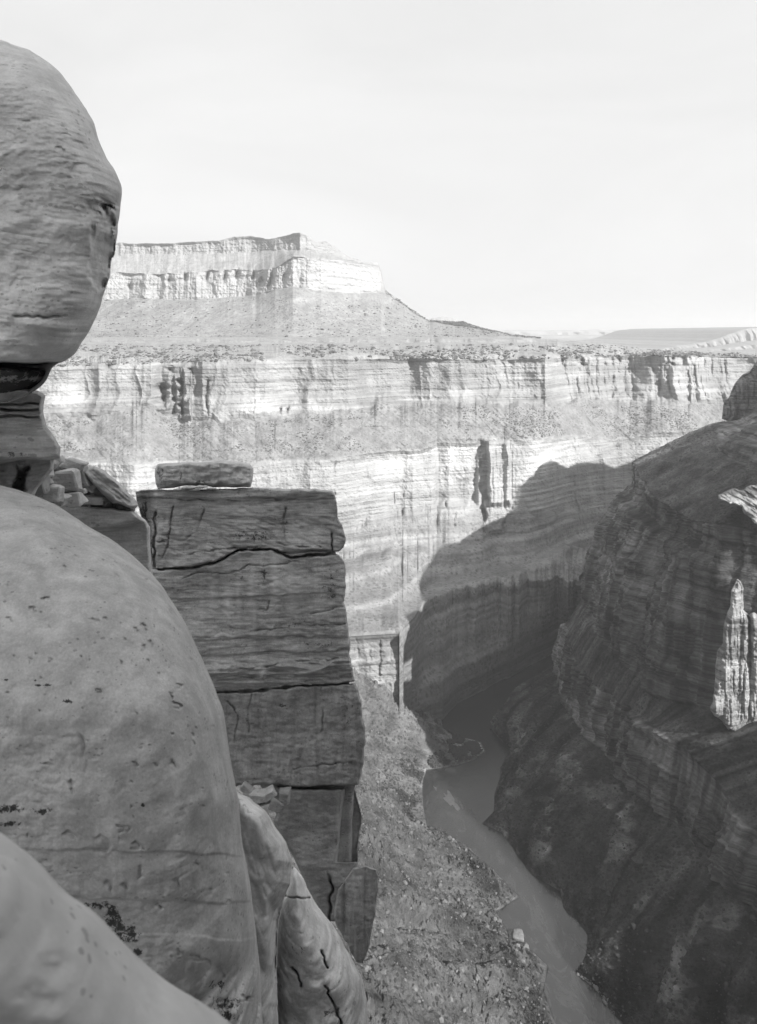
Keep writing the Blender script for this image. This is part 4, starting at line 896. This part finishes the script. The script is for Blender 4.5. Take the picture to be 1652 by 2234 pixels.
o = puff('shoulder_rock', sh_b, 15.0, 1.6, 4.0, 90, M_shoul, 1.9, rel_shb, 1.6, 6, 79,
         attrs={'pale': lambda gx, gy, X, Y, Z, d: blot(gx, gy, [(655, 1940, 16, 20, .4), (700, 2040, 30, 20, .25), (640, 2060, 20, 20, .2)]), 'stain_shade': lambda gx, gy, X, Y, Z, d: blot(gx, gy, [(720, 2205, 16, 16, .75), (715, 2160, 6, 20, .7), (650, 2080, 40, 30, .42), (705, 2100, 10, 8, .7), (740, 2230, 6, 14, .7)])})
tag(o, 'lower cracked shoulder of rock with dark stains at the foot of the pillar', 'boulder')
# rubble in the niche under the massive layer
for i, (x, y, w, h, lab) in enumerate(((540, 1724, 22, 12, 'small pale stone at the left end of the niche under the pillar'), (566, 1736, 26, 18, 'pale stone in the middle of the niche under the pillar'), (590, 1732, 24, 14, 'stone under the crack of the pillar, right of the niche middle'),
        (604, 1752, 22, 22, 'stone against the foot block of the pillar'), (583, 1762, 22, 18, 'lowest stone in the niche, above the pale shoulder'), (556, 1752, 18, 12, 'flat stone resting on the crest of the pale shoulder'), (620, 1736, 20, 20, 'rightmost stone of the niche under the pillar'))):
    o = place_stone('niche_stone', x, y, w*1.25, h*1.3, 27.5, M_pale if i % 3 else M_mid, 450+i, .3*((i*37) % 5-2))
    tag(o, lab, 'stone', 'stones in the niche under the pillar')

# unseen cliff added behind the viewpoint to keep the near rocks in shade
def build_shade_cliff():
    M = near_rock('viewpoint shade cliff', .2, .25, 1.0, (0, .1, 0), .5, 1, 1, .4, .6)
    p = np.linspace(-16, 36, 60); zz = np.linspace(-60, 19, 60)
    P, Zg = np.meshgrid(p, zz)
    def face(h0, s):
        return h0+s*(2.0*fbm(P/14, .3, Zg/18, 4, 501)+.8*ridged(P/30, .2, Zg/4, 3, 502))
    top = 18+2.0*fbm(p/12, .1, .2, 3, 503)
    Zs = Zg*(top/19)[None]
    Zs = np.where(Zg < 0, Zg, Zs)
    f, b = face(15.0, 1), face(60.0, -1)
    mk = lambda h: np.stack([(P+h)*.70711, (P-h)*.70711, Zs], -1)
    V = np.concatenate([mk(f), mk(b)[::-1]])
    V = np.concatenate([V, V[:1]])
    o = mesh_obj('viewpoint_shade_cliff', V.reshape(-1, 3), grid_faces(len(V), len(p)), M, attrs={'stain_shade': np.zeros(V.shape[0]*V.shape[1]), 'pale': np.zeros(V.shape[0]*V.shape[1])})
    tag(o, 'unseen sandstone cliff added behind the viewpoint to shade the near rocks', kind='structure')
build_shade_cliff()
def build_near_plateau():
    M = near_rock('near plateau sandstone', .22, .3, .2, (0, .1, 0), .4, 1, 1, .4, .05)
    ys_ = np.concatenate([np.linspace(-2500, -80, 40), np.linspace(-76, -10, 30)]); xs_ = np.concatenate([np.linspace(-2500, -60, 40), np.linspace(-56, 560, 120)])
    Xg, Yg = np.meshgrid(xs_, ys_)
    Z = -4.5+1.2*fbm(Xg/20, Yg/20, 0, 4, 511)
    top = np.stack([Xg, Yg, Z], -1)
    rows = [top]
    e = top[-1]
    for k_, (dy, dz) in enumerate(((1, -6), (2.5, -30), (4, -80), (20, -160), (26, -330), (140, -420))):
        q = e.copy(); q[:, 1] += dy+2.5*fbm(xs_/13, k_*.7, .1, 3, 512); q[:, 2] = dz; rows.append(q[None])
    V = np.concatenate(rows)
    o = mesh_obj('near_plateau', V.reshape(-1, 3), grid_faces(V.shape[0], V.shape[1], True), M, attrs={'stain_shade': np.zeros(V.shape[0]*V.shape[1]), 'pale': np.zeros(V.shape[0]*V.shape[1])})
    tag(o, 'bare rock plateau and its cliff under the viewpoint', kind='structure')
build_near_plateau()

# ------------------------------------------------------------ lit pinnacle and butte on the right wall
def rock_mat_attr(O):  # same canyon rock on outline solids
    return O
def puff_far(name, O, Y0, tf, tb, w, mat, step, sd, label, cat, amp=1.0, tone=1.0, tal=None):
    def rel(gx, gy, X, Y, Z, d):
        return amp*(9*ridged(X/22, .2, Z/160, 3, sd)+4*ridged(X/8, .2, Z/60, 3, sd+1)+3*ridged(X/60, .2, Z/14, 3, sd+2)+1.5*fbm(X/4, .1, Z/4, 3, sd+3))
    o = puff(name, O, Y0, tf, tb, w, mat, step, rel, 1.6, 5, sd, None, 2.0, smooth=False)
    n = len(o.data.vertices)
    for k, v in (('talus', 0.0), ('tone', tone)):
        a = o.data.attributes.new(k, 'FLOAT', 'POINT'); a.data.foreach_set('value', np.full(n, v, np.float32))
    return tag(o, label, cat)
pin_O = [(1608, 1263), (1616, 1268), (1622, 1285), (1622, 1330), (1634, 1342), (1644, 1336), (1656, 1344), (1672, 1370), (1684, 1560), (1660, 1572), (1630, 1580), (1604, 1596), (1588, 1592), (1576, 1572), (1560, 1562), (1548, 1545), (1556, 1530), (1558, 1500), (1560, 1470), (1562, 1440), (1566, 1418), (1577, 1405),
         (1578, 1372), (1586, 1340), (1592, 1325), (1596, 1290)]
M_pin = canyon_material('sunlit buttress rock', (0.13, 0.42), (.13, .2), .05)  # lighter copy of the right wall's rock, brightening its sunlit parts
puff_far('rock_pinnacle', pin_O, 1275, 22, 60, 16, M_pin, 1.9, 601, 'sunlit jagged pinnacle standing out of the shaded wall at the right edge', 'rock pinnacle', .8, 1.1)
shelf_O = [(1566, 1079), (1591, 1070), (1621, 1065), (1652, 1056), (1720, 1040), (1720, 1170), (1660, 1150), (1646, 1141), (1634, 1122), (1606, 1104), (1580, 1095)]
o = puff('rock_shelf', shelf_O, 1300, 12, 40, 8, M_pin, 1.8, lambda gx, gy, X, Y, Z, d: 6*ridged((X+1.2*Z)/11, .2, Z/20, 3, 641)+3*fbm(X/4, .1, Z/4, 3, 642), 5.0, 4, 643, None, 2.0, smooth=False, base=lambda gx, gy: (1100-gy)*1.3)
for k_, v_ in (('talus', 0.0), ('tone', 1.15)):
    a_ = o.data.attributes.new(k_, 'FLOAT', 'POINT'); a_.data.foreach_set('value', np.full(len(o.data.vertices), v_, np.float32))
tag(o, 'sunlit broken rock shelf high on the shaded wall at the right edge, above the pinnacle', 'rock shelf')
bt_O = [(1575, 914), (1577, 892), (1581, 874), (1590, 868), (1594, 862), (1602, 842), (1612, 828), (1622, 818), (1634, 812), (1644, 802), (1650, 790), (1664, 778), (1740, 770), (1820, 800), (1820, 960), (1700, 950), (1640, 940), (1600, 925), (1584, 918)]
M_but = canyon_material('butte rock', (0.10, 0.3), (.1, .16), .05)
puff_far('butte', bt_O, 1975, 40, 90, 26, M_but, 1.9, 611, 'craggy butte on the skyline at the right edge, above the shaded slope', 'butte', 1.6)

# ------------------------------------------------------------ scattered boulders and scrub
def bush_material(name, v):
    t = NT(name); return t.finish(t.ramp(t.noise((.3, .3, .3)), [(.3, v*.7), (.7, v*1.4)]), None, 1.0, 0.0)
M_scrub = bush_material('desert scrub', .045); M_scrub_far = bush_material('juniper scrub paled for haze', .10)  # far scrub given a lighter colour, as if paled by haze
def blob(seed):
    import bmesh
    bm = bmesh.new(); bmesh.ops.create_icosphere(bm, subdivisions=1, radius=1.0); r = random.Random(seed)
    for v in bm.verts: v.co *= r.uniform(.6, 1.25)
    P = np.array([v.co[:] for v in bm.verts]); F = np.array([[v.index for v in f.verts] for f in bm.faces]); bm.free(); return P, F
def singles(name, pos, size, n, mat, label, cat, group, seed, flat):
    k = np.argsort(-np.asarray(size))[:n]; bl = []
    for i in range(4):
        P, F = blob(seed+90+i); P = P*np.array([1, 1, flat])+np.array([0, 0, .25]); bl.append(None)
        o = mesh_obj(name, P, F, mat, smooth=False); bl[i] = o
    for q, i in enumerate(k):
        o = bl[q] if q < 4 else bl[q % 4].copy()
        if q >= 4: col.objects.link(o)
        o.location = pos[i]; o.scale = (size[i],)*3; o.rotation_euler = (0, 0, random.uniform(0, 6.28)); tag(o, label, cat, group)
    m = np.ones(len(size), bool); m[k] = False
    return np.asarray(pos)[m], np.asarray(size)[m]
def scatter(name, pos, size, mat, label, seed, flat=.6):
    bl = [blob(seed+i) for i in range(6)]; Vs, Fs = [], []; b0 = 0
    for i, (p, s) in enumerate(zip(pos, size)):
        P, F = bl[i % 6]; a = rng.uniform(0, 6.28); c, sn = math.cos(a), math.sin(a)
        Q = np.stack([P[:, 0]*c-P[:, 1]*sn, P[:, 0]*sn+P[:, 1]*c, P[:, 2]*flat+.25], -1)*s+p
        Vs.append(Q); Fs.append(F+b0); b0 += len(P)
    o = mesh_obj(name, np.vstack(Vs), np.vstack(Fs), mat, smooth=False)
    return tag(o, label, kind='stuff')
def pick(mask, n):
    idx = np.argwhere(mask); return idx[rng.choice(len(idx), min(n, len(idx)), replace=False)]
clump = fbm(FV[:, :, 0]/130, FV[:, :, 1]/130, .4, 4, 701)
inx = (fx > 90) & (fx < 1650)
m1 = inx[None] & (fyv > 752) & (fyv < np.interp(fx, [a[0] for a in L_rim], [a[1] for a in L_rim])[None]+2) & (clump > -.25)
I = pick(m1, 3200)
ps, sz = singles('juniper_bush', FV[I[:, 0], I[:, 1]], np.minimum(1.6+rng.exponential(2.1, len(I)), 9), 120, M_scrub_far, 'dark juniper bush on the level top of the far canyon wall', 'bush', 'larger junipers on the far plateau', 11, .6)
scatter('scrub', ps, sz, M_scrub_far, 'scrub and juniper dotted over the far plateau', 11)
m2 = inx[None] & (fyv > 885) & (fyv < 985) & (clump > 0) & (fyv > np.interp(fx, [a[0] for a in L_supB], [a[1] for a in L_supB])[None]+6) & (fyv < np.interp(fx, [a[0] for a in L_redT], [a[1] for a in L_redT])[None]-3)
I = pick(m2, 2200); scatter('slope_scrub', FV[I[:, 0], I[:, 1]], rng.uniform(1.2, 3.2, len(I)), M_scrub_far, 'sparse scrub on the middle debris slope of the far wall', 21)
cm = fbm(MV[:, :, 0]/200, MV[:, :, 1]/200, .4, 3, 703)
m3 = (mx > 180)[None] & (myv > 650) & (myv < 738) & (cm > -.5)
I = pick(m3, 2600); scatter('mesa_scrub', MV[I[:, 0], I[:, 1]], 1.6+rng.exponential(1.5, len(I)), M_scrub_far, 'junipers dotted over the slopes of the mesa', 31)
cl_ = fbm(LV[:, :, 0]/30, LV[:, :, 1]/30, .4, 4, 705)
m4 = (LS > 4) & (LS < 75) & (cl_ > .05) & (LV[:, :, 1] > 900)
I = pick(m4, 2600); scatter('river_scrub', LV[I[:, 0], I[:, 1]], rng.uniform(.9, 2.6, len(I)), M_scrub, 'dark scrub lining the sunlit river bank', 41, .8)
bar = (LS > 6) & (LS < 62) & (LV[:, :, 1] > 1650) & (LV[:, :, 1] < 1830) & (cl_ > -.05)
I = pick(bar, 700); scatter('sandbar_thicket', LV[I[:, 0], I[:, 1]], rng.uniform(2, 4.5, len(I)), M_scrub, 'dark thicket growing on the sand bar at the river bend', 51, .9)
M_bl = bush_material('debris boulders', .13); M_bd = bush_material('dark debris boulders', .045); M_wh = bush_material('pale river boulders', .15)
m5 = (LS > 8) & (LS < 300) & (LV[:, :, 1] > 900)
I = pick(m5, 3600)
ps, sz = singles('slope_boulder', LV[I[:, 0], I[:, 1]], np.minimum(.35+rng.exponential(.85, len(I)), 4.5), 120, M_bl, 'grey boulder lying on the sunlit debris slope left of the river', 'boulder', 'larger boulders on the sunlit debris slope', 61, .8)
scatter('slope_boulders', ps, sz, M_bl, 'boulders strewn over the sunlit debris slope', 61, .8)
m6 = (RBd > .02) & (RBd < 1)
I = pick(m6, 4200); scatter('shaded_boulders', RV[I[:, 0], I[:, 1]], .5+rng.exponential(.9, len(I)), M_bd, 'boulders strewn over the shaded debris slope', 71, .8)
# pale boulder bars
pp, ss = [], []
for cx_, cy_, n, sp in ((1275, 2130, 90, 14), (1298, 2150, 90, 14), (1322, 2180, 70, 14), (1345, 2205, 60, 14), (1262, 2122, 40, 8)):
    for i in range(n):
        x, y = rng.normal(cx_+6, sp*.7), rng.normal(cy_, sp*.6); Y = Yriver(y); X = (x-CX)/FP*Y
        X = max(X, float(rightbank(Y))-1); pp.append((X, Y, -899.5+.35*(X-float(rightbank(Y))))); ss.append(.7+rng.exponential(.6))
scatter('pale_river_boulders', np.array(pp), np.array(ss), M_wh, 'bar of pale boulders on the shaded bank at the bottom', 81, .8)
# the one large white boulder at the water's edge
Y = Yriver(2045); P, F = stone_mesh(911, 17, 15, 9)
o = mesh_obj('river_boulder', P, F, M_wh, smooth=True); o.location = ((1131-CX)/FP*Y, Y, -898.0)
tag(o, 'single large pale boulder at the edge of the sunlit river bank', 'boulder')

# ------------------------------------------------------------ haze
def haze():
    x0, x1, y0, y1, z0, z1 = -45000, 45000, -4000, 45000, -985, 720
    V = np.array([[x, y, z] for x in (x0, x1) for y in (y0, y1) for z in (z0, z1)], float)
    F = np.array([[0, 1, 3, 2], [4, 6, 7, 5], [0, 4, 5, 1], [2, 3, 7, 6], [0, 2, 6, 4], [1, 5, 7, 3]])
    m = bpy.data.materials.new('haze'); m.use_nodes = True; n, l = m.node_tree.nodes, m.node_tree.links; n.clear()
    out = n.new('ShaderNodeOutputMaterial'); v = n.new('ShaderNodeVolumePrincipled')
    v.inputs['Color'].default_value = (.97, .97, .97, 1); v.inputs['Density'].default_value = HAZE_DENSITY; v.inputs['Anisotropy'].default_value = 0.45
    l.new(v.outputs[0], out.inputs['Volume'])
    o = mesh_obj('haze', V, F, m, smooth=False); tag(o, 'thin dry haze filling the canyon', kind='stuff')
haze()
